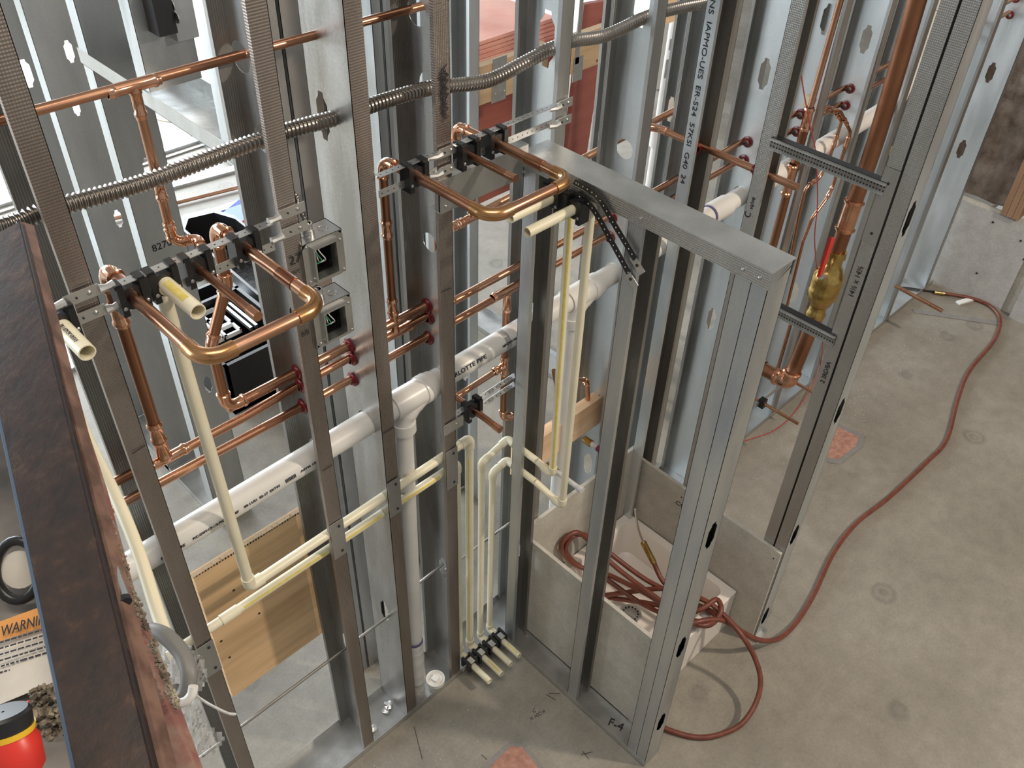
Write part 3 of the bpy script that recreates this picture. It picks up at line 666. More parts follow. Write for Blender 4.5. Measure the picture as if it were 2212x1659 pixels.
for z, h, rr_ in ((.30, .10, .0290), (.27, .07, .0300), (.20, .075, .0295), (.14, .06, .0305)):
    MB().lathe((xb, 1.436, z-h/2), Z_, [(0, RB), (0, rr_), (h*.12, rr_*1.03), (h*.2, rr_), (h*.8, rr_), (h*.88, rr_*1.03), (h, rr_), (h, RB)], 22, False).build('coupling', M['pvc'], dr, True)
for z in (.352, .235): MB().lathe((xb, 1.436, z), Z_, [(0, RB), (0, .0300), (.004, .0300), (.004, RB)], 22, False).build('primer_ring', M['purple'], dr)
MB().tube([V((xb, 1.436, .105)), V((xb, 1.436, .0))], .0265, 22).build('pipe_foot', simple('dirty_pvc', (.50, .47, .42), .6, 0, (.68, .66, .62), 40), dr, True)
for x in (PY(1550, 455, YD).x, 2.83):
    sleeve(dr, 'coupling', V((x, YD, zl(x))), X_, .10, RD, M['pvc'], False)
    MB().lathe((x-.056, YD, zl(x)), X_, [(0, RD), (0, RD*1.06), (.006, RD*1.06), (.006, RD)], 24, False).build('primer_ring', M['purple'], dr)
def on_pipe(s, x, h, w, ang=-35, name='printed_text'):
    a = math.radians(ang); n = V((0, -math.cos(a), -math.sin(-a)*-1)); n = V((0, -math.cos(a), math.sin(a))); up = V((0, math.sin(a), math.cos(a)))
    c = V((x, YD, zl(x)))+n*(RD+.0008); return text(s, c-up*h*.4, V((1, 0, .025)), up, h, M['ink'], dr, name, width=w, bold=.0003)
on_pipe('CHARLOTTE PIPE', PY(950, 815, YD).x-.018, .017, .165, 26)
on_pipe('IIIIIIII', .690, .014, .030, 14); on_pipe('09-11/21  03-17  EXTW', .575, .009, .10, 12); on_pipe('ASTM 1785', .735, .007, .055, 16)
on_pipe('PVC-DWV-CP-110-PVC-DWV NSF', .44, .009, .12, 10); on_pipe('FOAM CORE', .36, .010, .06, 8); on_pipe('NSF-DWV PVC 1 1/2 03 DR', PY(1085, 745, YD).x-.03, .009, .11, 22)
# clean-out cap on floor track
p = FL(941, 1474, .02); cc = empty('cleanout_cap', V((p.x, p.y, .0)), 'round white clean-out cap by the foot of the drain pipe', 'cap')
MB().lathe((p.x, p.y, 0), Z_, [(0, .030), (.03, .030), (.03, .0345), (.048, .0345), (.048, .030), (.042, .028), (.042, .001)], 28, False).build('cap', M['pvc'], cc, True)
MB().box((p.x, p.y, .047), (.024, .024, .012), Matrix.Rotation(.3, 3, 'Z')).build('square_nut', M['pvc'], cc)
# ================================================================== CREAM WATER PIPES
RW = .0112; YC = 1.43
def cpipe(label, pts, r=RW, **k): return run('cream_pipe', label, 'pipe', pts, r, M['cpvc'], M['cpvc'], R=r*1.1, press=False, **k)
zt = 1.115
XC1 = PY(358, 608, 1.37).x; g1, g2 = PY(540, 1266, 1.398), PY(1008, 952, YC)
w2 = cpipe('long cream pipe from the left bracket across the nail plates to the floor clamp', [V((XC1, 1.38, 2.10)), V((XC1, 1.398, 2.10)), V((g1.x, 1.398, g1.z)), V((1.297, YC, g2.z)), V((1.297, YC, .07)), V((1.297, 1.40, .07))], .0135)
g3, g4 = PY(470, 1350, YC), PY(988, 1000, YC)
w3 = cpipe('lower cream pipe with a yellow stripe crossing the nail plates', [V((.30, YC, g3.z+.006)), V((1.245, YC, g4.z)), V((1.245, YC, .07)), V((1.245, 1.40, .07))], .0125)
def on3(x): f = (x-.30)/.945; return V((x, YC, (g3.z+.006)*(1-f)+g4.z*f))
sleeve(w3, 'coupling', on3(.472), X_, .05, .0125, M['cpvc'], False)
w4 = cpipe('cream pipe from the partition corner stud, third from left at the floor clamp', [V((1.46, 1.30, 1.045)), V((1.46, YC, 1.045)), V((1.350, YC, 1.015)), V((1.350, YC, .07)), V((1.350, 1.40, .07))], .0112)
w5 = cpipe('shorter cream pipe, rightmost of the four verticals above the floor clamp', [V((1.46, 1.30, .95)), V((1.46, YC, .95)), V((1.398, YC, .935)), V((1.398, YC, .07)), V((1.398, 1.40, .07))], .0112)
w6 = cpipe('yellow striped vertical pipe inside the partition, left one', [V((1.46, 1.30, 1.045)), V((1.475, 1.245, 1.01)), V((1.475, 1.26, 1.98)), V((1.43, 1.27, 1.98))], .0112)
w7 = cpipe('plain cream vertical pipe inside the partition, right one', [V((1.46, 1.30, .95)), V((1.475, 1.195, .91)), V((1.475, 1.195, 1.98)), V((1.43, 1.20, 1.98))], .0112)
# stripes
def stripe(parent, a, b, r, nrm, w=.007):
    a, b = V(a), V(b); nrm = V(nrm).normalized(); d = (b-a).normalized(); s = d.cross(nrm).normalized()
    m = MB(); vs = []
    for p in (a, b):
        for k in (-1, -.5, 0, .5, 1):
            off = s*w*.5*k; hgt = math.sqrt(max(0, r*r-(w*.5*k)**2))+.0004; vs.append(p+off+nrm*hgt)
    m.add(vs, [(i, i+1, i+6, i+5) for i in range(4)]); m.build('yellow_stripe', M['stripe'], parent)
stripe(w6, (1.475, 1.2455, 1.03), (1.475, 1.259, 1.93), .0112, (-.75, -.66, .1))
stripe(w2, (1.297, YC, .12), (1.297, YC, 1.08), .0130, (-.75, -.66, .1), .006)
for xa_, xb_ in ((.51, .765), (.815, .955), (1.0, 1.17)): stripe(w3, on3(xa_), on3(xb_), .0125, (0, -.9, .5))
# floor manifold
mf = empty('pipe_clamp_bar', (1.22, 1.375, .05), 'black clamp bar near the floor holding four cream stubs', 'bracket')
MB().mm((1.205, 1.368, .058), (1.425, 1.371, .082)).build('strap', M['strap'], mf)
for i, x in enumerate((1.245, 1.297, 1.350, 1.398)):
    for s in (-1, 1): MB().mm((x+s*.016-.005, 1.352, .046), (x+s*.016+.005, 1.398, .094)).build('clamp_jaw', M['black'], mf)
    MB().lathe((x, 1.356, .07), Y_, [(0, .0115), (0, .019), (.036, .019), (.036, .0115)], 12, False).build('clamp_ring', M['black'], mf, True)
    MB().mm((x-.010, 1.354, .090), (x+.010, 1.380, .0925)).build('clamp_clip', M['strap'], mf)
for (x, q, rr_, lab) in ((1.245, (1054, 1476), .0118, 'cream stub farthest left on the floor clamp bar'), (1.297, (1078, 1462), .0118, 'striped cream stub second from left on the floor clamp bar'), (1.350, (1096, 1442), .0118, 'cream stub third from left on the floor clamp bar'), (1.398, (1114, 1424), .0118, 'striped cream stub farthest right on the floor clamp bar')):
    yend = FL(*q, .07).y
    o = empty('pipe_stub', (x, 1.40, .07), lab, 'pipe'); opentube(MB(), (x, 1.40, .07), (x, yend, .07), rr_, .002).build('pipe', M['cpvc'], o, True)
    if 'striped' in lab: stripe(o, (x, 1.33, .07), (x, yend+.01, .07), rr_, (-.2, 0, 1), .006)
# ================================================================== UPPER BRACKETS AND LOOPS
def clamp(parent, x, y, z, r, d=Y_, side=X_):
    s = V(side); d = V(d); a = .021
    for k in (-1, 1):
        c = V((x, y, z))+s*k*a
        hx = s*.006+d*.017+Z_*.030; jw = MB().mm(c-hx, c+hx).build('clamp_jaw', M['black'], parent)
        screw(jw, c-d*.017-Z_*.012, -d, .0042)
    hx = s*.026+d*.012+Z_*.016
    m = MB(); c = V((x, y, z)); m.lathe(c-d*.012, d, [(0, r), (0, .024), (.024, .024), (.024, r)], 12, False); m.build('clamp_ring', M['black'], parent)
    for k in (-1, 1):
        c = V((x, y, z+.030))+s*k*a; hx = s*.007+d*.012+Z_*.004; MB().mm(c-hx, c+hx).build('clamp_tab', M['black'], parent)
def pstrap(parent, pts, w, wd, n_hole_pitch=.016, mat='strap', hmat='ink'):
    """perforated strap along polyline pts, width w along wd"""
    pts = [V(p) for p in pts]; wd = V(wd).normalized(); m = MB(); vs = []
    for p in pts: vs += [p-wd*w/2, p+wd*w/2]
    m.add(vs, [(2*i, 2*i+1, 2*i+3, 2*i+2) for i in range(len(pts)-1)])
    o = m.build('strap', M[mat], parent); so = o.modifiers.new('s', 'SOLIDIFY'); so.thickness = .0012; so.offset = 0
    h = MB(); d0 = 0
    for i in range(len(pts)-1):
        a, b = pts[i], pts[i+1]; L_ = (b-a).length; t = (b-a)/L_; nn = t.cross(wd).normalized(); s = n_hole_pitch-d0 if d0 else n_hole_pitch*.5
        while s < L_:
            c = a+t*s
            h.lathe(c-nn*.0008, nn, [(0, .0018), (.0016, .0018)], 6)
            s += n_hole_pitch
        d0 = (d0+L_) % n_hole_pitch
    if h.v: q = h.build('punched_holes', M[hmat], parent); q['kind'] = 'stuff'
    return o
ZB = 2.105
bl = empty('pipe_bracket', (.36, YF-.02, ZB), 'left pipe bracket with four black clamps between the first two front studs', 'bracket')
for z, w in ((ZB+.030, Y_), (ZB-.022, Z_)):
    yy = 1.385
    pstrap(bl, [V((.425, yy, z)), V((.745, yy, z))], .020, w)
for (x0, x1, tabs) in ((.345, .405, 0), (.765, .825, 1)):
    for z in (ZB+.034, ZB-.008):
        tb = MB().mm((x0, YF-.006, z-.011), (x1, YF-.004, z+.011)).build('strap_tab', M['strap'], bl)
        screw(tb, V((x0+.042, YF-.006, z)), -Y_, .0042); screw(tb, V((x0+.020, YF-.006, z)), -Y_, .002, 'hole', 'ink')
    for z in (ZB+.033, ZB-.010):
        a = x1 if not tabs else x0; b = .43 if not tabs else .74
        MB().tube([V((a, YF-.006, z)), V(((a+b)/2, YF-.008, z)), V((b, 1.385, z))], [.009, .006, .008], 8).build('strap_twist', M['strap'], bl, True)
xs_ = [PY(290, 640, 1.37).x, PY(358, 608, 1.37).x, PY(432, 575, 1.37).x, PY(536, 530, 1.37).x]
for x, r_ in zip(xs_, (RL, .0148, .0085, RL)): clamp(bl, x, 1.385, ZB, r_)
# clamp beyond left stud with cream stub
xl = PY(100, 690, 1.37).x
bl2 = empty('pipe_bracket', (.25, YF-.02, ZB), 'black clamp left of the leftmost stud holding a cream stub', 'bracket')
clamp(bl2, xl+.02, 1.385, ZB, .0148)
for z in (ZB+.033, ZB-.010): MB().tube([V((.345, YF-.006, z)), V((.32, YF-.008, z)), V((xl+.02, 1.385, z))], [.009, .006, .008], 8).build('strap_twist', M['strap'], bl2, True)
def loop(label, xa, xb, ya, yb, z, r, stub=None):
    o = empty('copper_loop', (xa, ya, z), label, 'pipe')
    path, cs = fillet([V((xa, ya, z)), V((xa, yb, z)), V((xb, yb, z)), V((xb, ya, z))], .036, 8)
    MB().tube(path, r, 18).build('pipe', M['copper'], o, True)
    for c in cs: elbow(o, c, r, M['bronze'], False, leg=r*1.5)
    s = cs[1][1]; MB().lathe(V((xb, yb+.085, z)), Y_, prof_plain(.05, r, 1.10), 18, False).build('coupling', M['copper_old'], o, True)
    return o
zL = ZB
c1_, c2_ = FL(428, 785, zL), FL(705, 660, zL)
loop('left U-shaped copper loop in front of the studs', xs_[0], xs_[3], 1.41, (c1_.y+c2_.y)/2+.0, zL, RL)
s_ = empty('copper_stub', (xs_[2], 1.40, zL), 'thin capped copper stub inside the left copper loop', 'pipe')
ye = FL(560, 678, zL).y
MB().tube([V((xs_[2], 1.41, zL)), V((xs_[2], ye, zL))], .0082, 16).build('pipe', M['copper_old'], s_, True)
MB().lathe(V((xs_[2], ye-.006, zL)), Y_, [(0, .0002), (0, .0093), (.028, .0096), (.028, .0082)], 16, False).build('cap', M['copper'], s_, True)
s_ = empty('pipe_stub', (xs_[1], 1.40, zL), 'yellow striped open cream stub beside the left copper loop', 'pipe')
ye = FL(441, 668, zL).y
opentube(MB(), (xs_[1], 1.40, zL), (xs_[1], ye, zL), .0148, .0022, 22).build('pipe', M['cpvc'], s_, True)
stripe(s_, (xs_[1], 1.36, zL), (xs_[1], ye+.03, zL), .0148, (-.3, 0, 1), .014)
s_ = empty('pipe_stub', (xl+.02, 1.40, zL), 'open cream stub with printed text left of the leftmost stud', 'pipe')
ye = FL(175, 768, zL).y
opentube(MB(), (xl+.02, 1.40, zL), (xl+.02, ye, zL), .0148, .0022, 22).build('pipe', M['cpvc'], s_, True)
text('SDR 11 ASTM CPVC 4120 EG4 25', V((xl+.012, 1.36, zL+.0149)), -Y_, X_, .010, M['ink'], s_, 'printed_text', width=max(.06, 1.36-ye-.02))
# right bracket
br = empty('pipe_bracket', (1.0, YF-.02, ZB), 'right pipe bracket with three black clamps above the partition corner', 'bracket')
ZR = 2.115
for z, w in ((ZR+.025, Y_), (ZR-.018, Z_)):
    pstrap(br, [V((1.005, 1.388, z)), V((1.165, 1.388, z))], .018, w); pstrap(br, [V((1.215, 1.388, z)), V((1.535, 1.388, z))], .018, w)
for x0 in (1.172, 1.550):
    for z in (ZR+.018, ZR-.026):
        MB().mm((x0, YF-.006, z-.011), (x0+.050, YF-.004, z+.011)).build('strap_tab', M['strap'], br)
        screw(br, V((x0+.034, YF-.006, z)), -Y_, .0045); screw(br, V((x0+.016, YF-.006, z)), -Y_, .002, 'hole', 'ink')
        MB().tube([V((x0+.002, YF-.006, z)), V((x0-.012, YF-.010, z)), V((x0-.03, 1.388, z+.002))], [.010, .006, .008], 8).build('strap_twist', M['strap'], br, True)
xr_ = [PY(905, 372, 1.37).x, PY(1018, 345, 1.37).x, PY(1078, 318, 1.37).x]
for x, r_ in zip(xr_, (RL, .0085, RL)): clamp(br, x, 1.385, ZR-.005, r_)
zl2 = ZR-.005
k1, k2 = FL(1062, 470, zl2), FL(1232, 392, zl2)
loop('right U-shaped copper loop over the partition corner', xr_[0], xr_[2]+.0, 1.41, (k1.y+k2.y)/2, zl2, RL)
s_ = empty('copper_stub', (xr_[1], 1.40, zl2), 'thin capped copper stub inside the right copper loop', 'pipe')
ye = FL(1098, 390, zl2).y
MB().tube([V((xr_[1], 1.41, zl2)), V((xr_[1], ye, zl2))], .0082, 16).build('pipe', M['copper_old'], s_, True)
MB().lathe(V((xr_[1], ye-.006, zl2)), Y_, [(0, .0002), (0, .0093), (.028, .0096), (.028, .0082)], 16, False).build('cap', M['copper'], s_, True)
# partition bracket: black curved straps with two clamps and cream stubs
bp = empty('pipe_bracket', (XA-.01, 1.25, 2.0), 'black bent perforated straps with clamps on the partition face', 'bracket')
for (q0, q1, q2, q3) in (((1240, 392), (1290, 425), (1330, 490), (1372, 560)), ((1243, 418), (1280, 450), (1320, 520), (1358, 590))):
    P_ = smooth_path([PX(x, y, XA-.012) for x, y in (q0, q1, q2, q3)], 6)
    pstrap(bp, P_, .017, (P_[-1]-P_[0]).cross(X_), .014, 'black', 'whitewire')
    e = PX(q3[0], q3[1], XA-.004); 
    R_ = Matrix.Rotation(math.radians(38), 3, 'X'); MB().box(e+V((0, -.008, -.012)), (.002, .045, .020), R_).build('strap_tab', M['strap'], bp); screw(bp, e+V((-.001, -.008, -.012)), -X_, .004, mat='ink')
y6, y7 = 1.270, 1.200; zz = 1.985
for y in (y6, y7): clamp(bp, XA-.012, y, zz, RW, X_, Y_)
for y, q, lab in ((y6, (1103, 437), 'cream stub on the partition clamp, farther back one'), (y7, (1140, 462), 'cream stub on the partition clamp, nearer one')):
    xe_ = PY(q[0], q[1], y).x; o = empty('pipe_stub', (XA, y, zz), lab, 'pipe')
    opentube(MB(), (XA+.03, y, zz), (xe_, y, zz), .0125, .002, 18).build('pipe', M['cpvc'], o, True)
# ------------------------------------------------------------------ small copper outlet bracket lower centre
xc_ = PY(1022, 885, 1.39).x; zc_ = PY(1022, 885, 1.39).z
bs = empty('pipe_bracket', (1.2, 1.40, 1.2), 'small perforated bracket with one black clamp above the cream pipes', 'bracket')
za_, zb_ = PY(975, 925, 1.40), PY(1120, 815, 1.40)
for dz in (.012, -.022):
    pstrap(bs, [V((1.205, 1.40, zc_+dz)), V((1.45, 1.40, zc_+dz+.01))], .014, (0, .5, .87), .015)
MB().mm((1.165, YF-.006, zc_-.03), (1.235, YF-.004, zc_+.008)).build('strap_tab', M['strap'], bs); screw(bs, V((1.21, YF-.006, zc_-.01)), -Y_, .004)
xc_ = PY(1022, 885, 1.39).x; zc_ = PY(1022, 885, 1.39).z
clamp(bs, xc_, 1.395, zc_, .0095)
o = empty('copper_stub', (xc_, 1.40, zc_), 'thin copper stub through the small clamp above the cream pipes', 'pipe')
ye = FL(1078, 928, zc_).y
run('x', None, None, [V((xc_, ye, zc_)), V((xc_, 1.50, zc_)), V((xc_-.0, 1.50, zc_+.03))], .0098, M['copper'], M['fitting'], parent=o)
MB().lathe(V((xc_, ye-.004, zc_)), Y_, [(0, .0002), (0, .0112), (.024, .0115), (.024, .0098)], 14, False).build('cap', M['fitting'], o, True)
xv = PY(1088, 800, 1.52).x; xv0 = PY(1085, 905, 1.52)
o = run('copper_pipe', 'small vertical copper drop with a tee behind the small bracket', 'pipe', [PY(1094, 650, 1.50), V((PY(1094, 650, 1.50).x, 1.50, PY(1072, 915, 1.50).z)), V((PY(1094, 650, 1.50).x+.08, 1.48, PY(1072, 915, 1.50).z))], .0105, M['copper_old'], M['fitting'])
pz = PY(1090, 790, 1.50); tee(o, V((PY(1094, 650, 1.50).x, 1.50, pz.z)), Z_, -X_, .0105, M['fitting'], L=.075)
tee(rc, V((PY(1094, 650, 1.50).x, Yp, 1.56)), X_, -Z_, RC, M['fitting'], L=.12, rb=.0105)
MB().tube([V((PY(1094, 650, 1.50).x, 1.50, pz.z)), V((1.245, 1.50, pz.z-.01))], .0095, 12).build('pipe', M['copper'], o, True)
sleeve(o, 'elbow', V((1.255, 1.50, pz.z-.01)), X_, .04, .0095, M['fitting'])
# ================================================================== ELECTRICAL BOXES
def ebox(label, q, mate, s=1.0):
    c = PY(q[0], q[1], 1.385); x, z = c.x, c.z; w = .050*s; h = .052*s
    o = empty('junction_box', (x, 1.385, z-h), label, 'box')
    m = MB()
    for a, b in (((x-w, 1.388, z-h), (x-w+.002, 1.445, z+h)), ((x+w-.002, 1.388, z-h), (x+w, 1.445, z+h)), ((x-w, 1.388, z+h-.002), (x+w, 1.445, z+h)), ((x-w, 1.388, z-h), (x+w, 1.445, z-h+.002)), ((x-w, 1.443, z-h), (x+w, 1.445, z+h))): m.mm(a, b)
    m.build('box_body', M['boxsteel'], o)
    iw, ih = .026*s, .036*s; m = MB()
    oc = [(-w, -h+.012), (-w+.012, -h), (w-.012, -h), (w, -h+.012), (w, h-.012), (w-.012, h), (-w+.012, h), (-w, h-.012)]
    ic = [(-iw*1.25, -ih*1.2), (-iw*1.25, -ih*1.2), (iw*1.25, -ih*1.2), (iw*1.25, -ih*1.2), (iw*1.25, ih*1.2), (iw*1.25, ih*1.2), (-iw*1.25, ih*1.2), (-iw*1.25, ih*1.2)]
    m.add([V((x+a, 1.386, z+b)) for a, b in oc]+[V((x+a, 1.386, z+b)) for a, b in ic], [(i, (i+1) % 8, (i+1) % 8+8, i+8) for i in range(8)])
    r1_ = [(-iw*1.25, -ih*1.2), (iw*1.25, -ih*1.2), (iw*1.25, ih*1.2), (-iw*1.25, ih*1.2)]; r2_ = [(-iw*1.15, -ih*1.12), (iw*1.15, -ih*1.12), (iw*1.15, ih*1.12), (-iw*1.15, ih*1.12)]; r3_ = [(-iw, -ih), (iw, -ih), (iw, ih), (-iw, ih)]
    for (ra_, ya_), (rb_, yb_) in (((r1_, 1.386), (r2_, 1.376)), ((r2_, 1.376), (r3_, 1.376)), ((r3_, 1.376), (r3_, 1.400))):
        m.add([V((x+a, ya_, z+b)) for a, b in ra_]+[V((x+a, yb_, z+b)) for a, b in rb_], [(i, (i+1) % 4, (i+1) % 4+4, i+4) for i in range(4)])
    m.build('cover_ring', M['boxsteel'], o)
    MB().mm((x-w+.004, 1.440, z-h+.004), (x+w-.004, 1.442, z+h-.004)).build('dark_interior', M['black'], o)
    for a, b in ((-.040, .044), (.042, .030), (-.040, -.040), (.044, -.044)): screw(o, V((x+a*s, 1.386, z+b*s)), -Y_, .0035)
    for k in range(4):
        P_ = smooth_path([V((x-.008+.005*k, 1.425, z+.03)), V((x-.012+.004*k, 1.405, z+.012*((k % 2)*2-1))), V((x-.004+.005*k, 1.400, z-.012)), V((x+.006*k-.01, 1.42, z-.028))], 4)
        MB().tube(P_, .0014, 6).build('wire', M['green'] if k < 2 else M['whitewire'], o, True)
    for k, (a, b) in enumerate(((-.02, 1.415), (.022, 1.415))): MB().lathe(V((x+a, b, z+h)), Z_, [(0, .011), (.0012, .011), (.0012, .0095), (.0004, .009)], 16).build('knockout', M['boxsteel'], o)
    return o, x, z, h
e1, x1, z1, h1 = ebox('upper steel junction box with green wires beside the stud marked 27', (702, 560), None)
e2, x2, z2, h2 = ebox('lower steel junction box with green wires above the copper pipes', (722, 695), None)
for o, x, z, h in ((e1, x1, z1, h1), (e2, x2, z2, h2)):
    MB().lathe((x-.012, 1.415, z+h), Z_, [(0, .012), (.012, .012), (.012, .010), (.026, .010), (.026, .007)], 14, False).build('connector', M['strap'], o, True)
def armored(label, P_, r=.0052):
    d = smooth_path([V(p) for p in P_], 24); rs = [r*(1+.10*math.sin(i*1.57)) for i in range(len(d))]
    tag(MB().tube(d, rs, 10).build('armored_cable', M['conduit'], None, True), label, 'cable')
armored('armoured cable dropping into the upper junction box', [PY(612, 395, 1.44), PY(640, 425, 1.43), V((x1-.020, 1.425, z1+h1+.06)), V((x1-.012, 1.415, z1+h1+.02))])
armored('short armoured cable between the two junction boxes', [V((x1-.012, 1.43, z1-h1-.004)), V((x1-.016, 1.43, z1-h1-.03)), V((x2-.012, 1.415, z2+h2+.02))])
# box at top left on cross wall
c = PX(365, 25, 1.05)
o = empty('junction_box', c, 'steel junction box at the top edge left of centre', 'box')
MB().box(PX(372, 20, 1.06), (.06, .12, .12)).build('box_body', M['boxsteel'], o)
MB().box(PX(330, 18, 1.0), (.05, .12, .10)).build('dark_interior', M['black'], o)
for q in ((372, 12), (382, 38)): MB().lathe(PX(q[0], q[1], 1.028), -X_, [(0, .014), (.002, .014), (.002, .012), (.0005, .0115)], 16).build('knockout', M['boxsteel'], o)
# ------------------------------------------------------------------ threaded rods / bridging bars
def rod(label, a, b, r=.0048, mat='rib'):
    return tag(MB().tube([a, b], r, 8).build('bridging_bar', M[mat], None, True), label, 'rod')
rod('thin dark bar crossing low between the left studs', V((.40, 1.455, .548)), V((.99, 1.455, .556)))
rod('thin bar crossing low between the middle studs', V((.99, 1.465, .585)), V((1.21, 1.465, .60)))
rod('thin bar crossing low behind the cream verticals', V((1.22, 1.47, .55)), V((1.60, 1.47, .55)))
rod('thin bar low at far left by the torn film', V((.12, 1.455, .545)), V((.35, 1.455, .545)))
# ------------------------------------------------------------------ plywood backing and pine block
pw = empty('plywood_panel', (.465, 1.60, .49), 'plywood backing panel on the back of the left studs', 'panel')
x0, x1p, z0p, z1p = .462, .803, .492, 1.088
MB().mm((x0, 1.588, z0p), (x1p, 1.606, z1p)).build('panel', M['ply'], pw)
for i in range(60):
    x = x0+(x1p-x0)*i/60; MB().box((x+.003, 1.587+random.random()*.006, z1p-.002+random.random()*.004), (.007, .006, .007)) if 0 else None
for q in ((505, 1275), (560, 1325), (478, 1385), (496, 1420)):
    p = PY(q[0]+0, q[1], 1.5875); MB().lathe(p, -Y_, [(0, .004), (.0008, .004)], 8).build('screw_hole', M['ink'], pw)
rough = MB()
for i in range(40):
    x = x0+(x1p-x0)*(i+.5)/40; rough.box((x, 1.592, z1p), (.012, .014, .004+.006*random.random()))
rough.build('splintered_edge', M['pinedull'], pw)
pb = empty('pine_block', (1.6, 1.56, .95), 'pine blocking board behind the shower supply pipes', 'board')
pa_, pc_ = PY(1178, 965, 1.42), PY(1312, 862, 1.42)
ztop = PY(1312, 835, 1.47).z
MB().mm((1.535, 1.445, ztop-.13), (1.985, 1.485, ztop)).build('board', M['pine'], pb)
MB().mm((1.80, 1.485, ztop-.17), (1.86, 1.50, ztop-.13)).build('board', M['pinedull'], pb)
for q in ((1294, 853), (1238, 940), (1218, 905)): p = PY(q[0], q[1], 1.4445); MB().lathe(p, -Y_, [(0, .004), (.0008, .004)], 8).build('knot', M['pinedull'], pb)
# shower supplies
sp = empty('supply_stub', (1.80, 1.44, .95), 'white and purple taped supply stub below the pine block', 'pipe')
a = PY(1262, 948, 1.44); b = PY(1310, 985, 1.36)
b = V((a.x, 1.30, a.z)); MB().tube([a, a.lerp(b, .25)], .014, 12).build('brass_nut', M['brass'], sp, True)
MB().tube([a.lerp(b, .2), b], .010, 12).build('pipe', M['whitepipe'], sp, True)
MB().tube([a.lerp(b, .45), a.lerp(b, .75)], .0115, 12).build('tape', simple('purple_tape', (.16, .02, .07), .4), sp, True)
sp = empty('supply_stub', (1.70, 1.44, .85), 'chalky white capped supply stub over the back cement board', 'pipe')
a = PY(1190, 1010, 1.44); b = V((a.x, FL(1250, 1052, a.z).y, a.z))
MB().tube([a+Y_*.02, a-Y_*.03], .013, 12).build('brass_nut', M['brass'], sp, True)
MB().tube([a, b], .0095, 12).build('pipe', M['whitepipe'], sp, True)
MB().tube([b, b-Y_*.02], .012, 12).build('cap', M['whitepipe'], sp, True)
run('copper_pipe', 'small copper elbow beside the second white drain drop', 'pipe', [PY(1245, 818, 1.47), PY(1268, 822, 1.47), PY(1270, 862, 1.47)], .0085, M['copper'], M['fitting'], R=.02)
run('copper_pipe', 'thin vertical copper line left of the second white drain drop', 'pipe', [PY(1196, 800, 1.5), PY(1205, 850, 1.5), PY(1196, 990, 1.5)], .0075, M['copper_old'], M['fitting'], R=.02)
# ================================================================== SHOWER
def board(name, label, a, b, mat='cement', screws_=()):
    o = empty(name, a, label, 'board'); MB().mm(a, b).build('panel', M[mat], o); return o
bA = board('cement_board', 'cement board fixed low on the partition, facing the pan', (XB, .735, .035), (XB+.013, YF-.012, .56))
bB = board('cement_board', 'cement board on the back of the shower recess', (XB+.014, YF-.013, .10), (XC-.015, YF, .60))
bC = board('cement_board', 'cement board on the right side of the shower recess with rounded corner', (XC-.014, .722, .03), (XC-.001, YF-.014, .540))
text('.COM', V((XC-.0146, 1.175, .44)), -Y_, Z_, .03, M['ink'], bC, 'printed_text')
for y, z in ((.742, .50), (1.15, .49), (1.35, .50), (1.07, .22)): MB().lathe((XC-.0145, y, z), -X_, [(0, .003), (.0008, .003)], 8).build('screw', M['ink'], bC)
for p in ((XB+.0002, .76, .5), (XB+.0002, 1.3, .5)): pass
# pan: rounded open tray
pan = empty('shower_pan', (1.78, .95, 0), 'deep white shower base holding the coiled red hose', 'shower pan')
px0, px1, py0, py1, ph = XB+.018, XC-.018, .832, YF-.016, .218
def rrect(x0, x1, y0, y1, r, z, n=5):
    out = []
    for cx, cy, a0 in ((x1-r, y1-r, 0), (x0+r, y1-r, 90), (x0+r, y0+r, 180), (x1-r, y0+r, 270)):
        for k in range(n+1): a = math.radians(a0+90*k/n); out.append(V((cx+r*math.cos(a), cy+r*math.sin(a), z)))
    return out
rings = [rrect(px0, px1, py0, py1, .006, 0), rrect(px0, px1, py0, py1, .006, ph), rrect(px0+.004, px1-.004, py0+.004, py1-.004, .006, ph+.004), rrect(px0+.034, px1-.034, py0+.036, py1-.034, .03, ph+.004), rrect(px0+.038, px1-.038, py0+.040, py1-.038, .03, ph-.006), rrect(px0+.055, px1-.055, py0+.060, py1-.055, .04, .075), rrect(px0+.075, px1-.075, py0+.080, py1-.075, .04, .060), rrect(px0+.2, px1-.2, py0+.22, py1-.22, .03, .052)]
m = MB(); n = len(rings[0])
for rg_ in rings: m.v += rg_
for i in range(len(rings)-1):
    for k in range(n): m.f.append((i*n+k, i*n+(k+1) % n, (i+1)*n+(k+1) % n, (i+1)*n+k))
m.f.append(tuple(range((len(rings)-1)*n, len(rings)*n)))
m.build('tray', M['pan'], pan, True)
dp = FL(1362, 1325, .060)
MB().lathe((dp.x, dp.y, .052), Z_, [(0, .045), (.006, .045), (.008, .040), (.008, .001)], 24).build('drain_grate', M['strap'], pan, True)
m = MB()
for k in range(14): a = k*2*math.pi/14; m.lathe((dp.x+.030*math.cos(a), dp.y+.030*math.sin(a), .0605), Z_, [(0, .004), (.0006, .004)], 8)
m.build('drain_hole', M['ink'], pan)
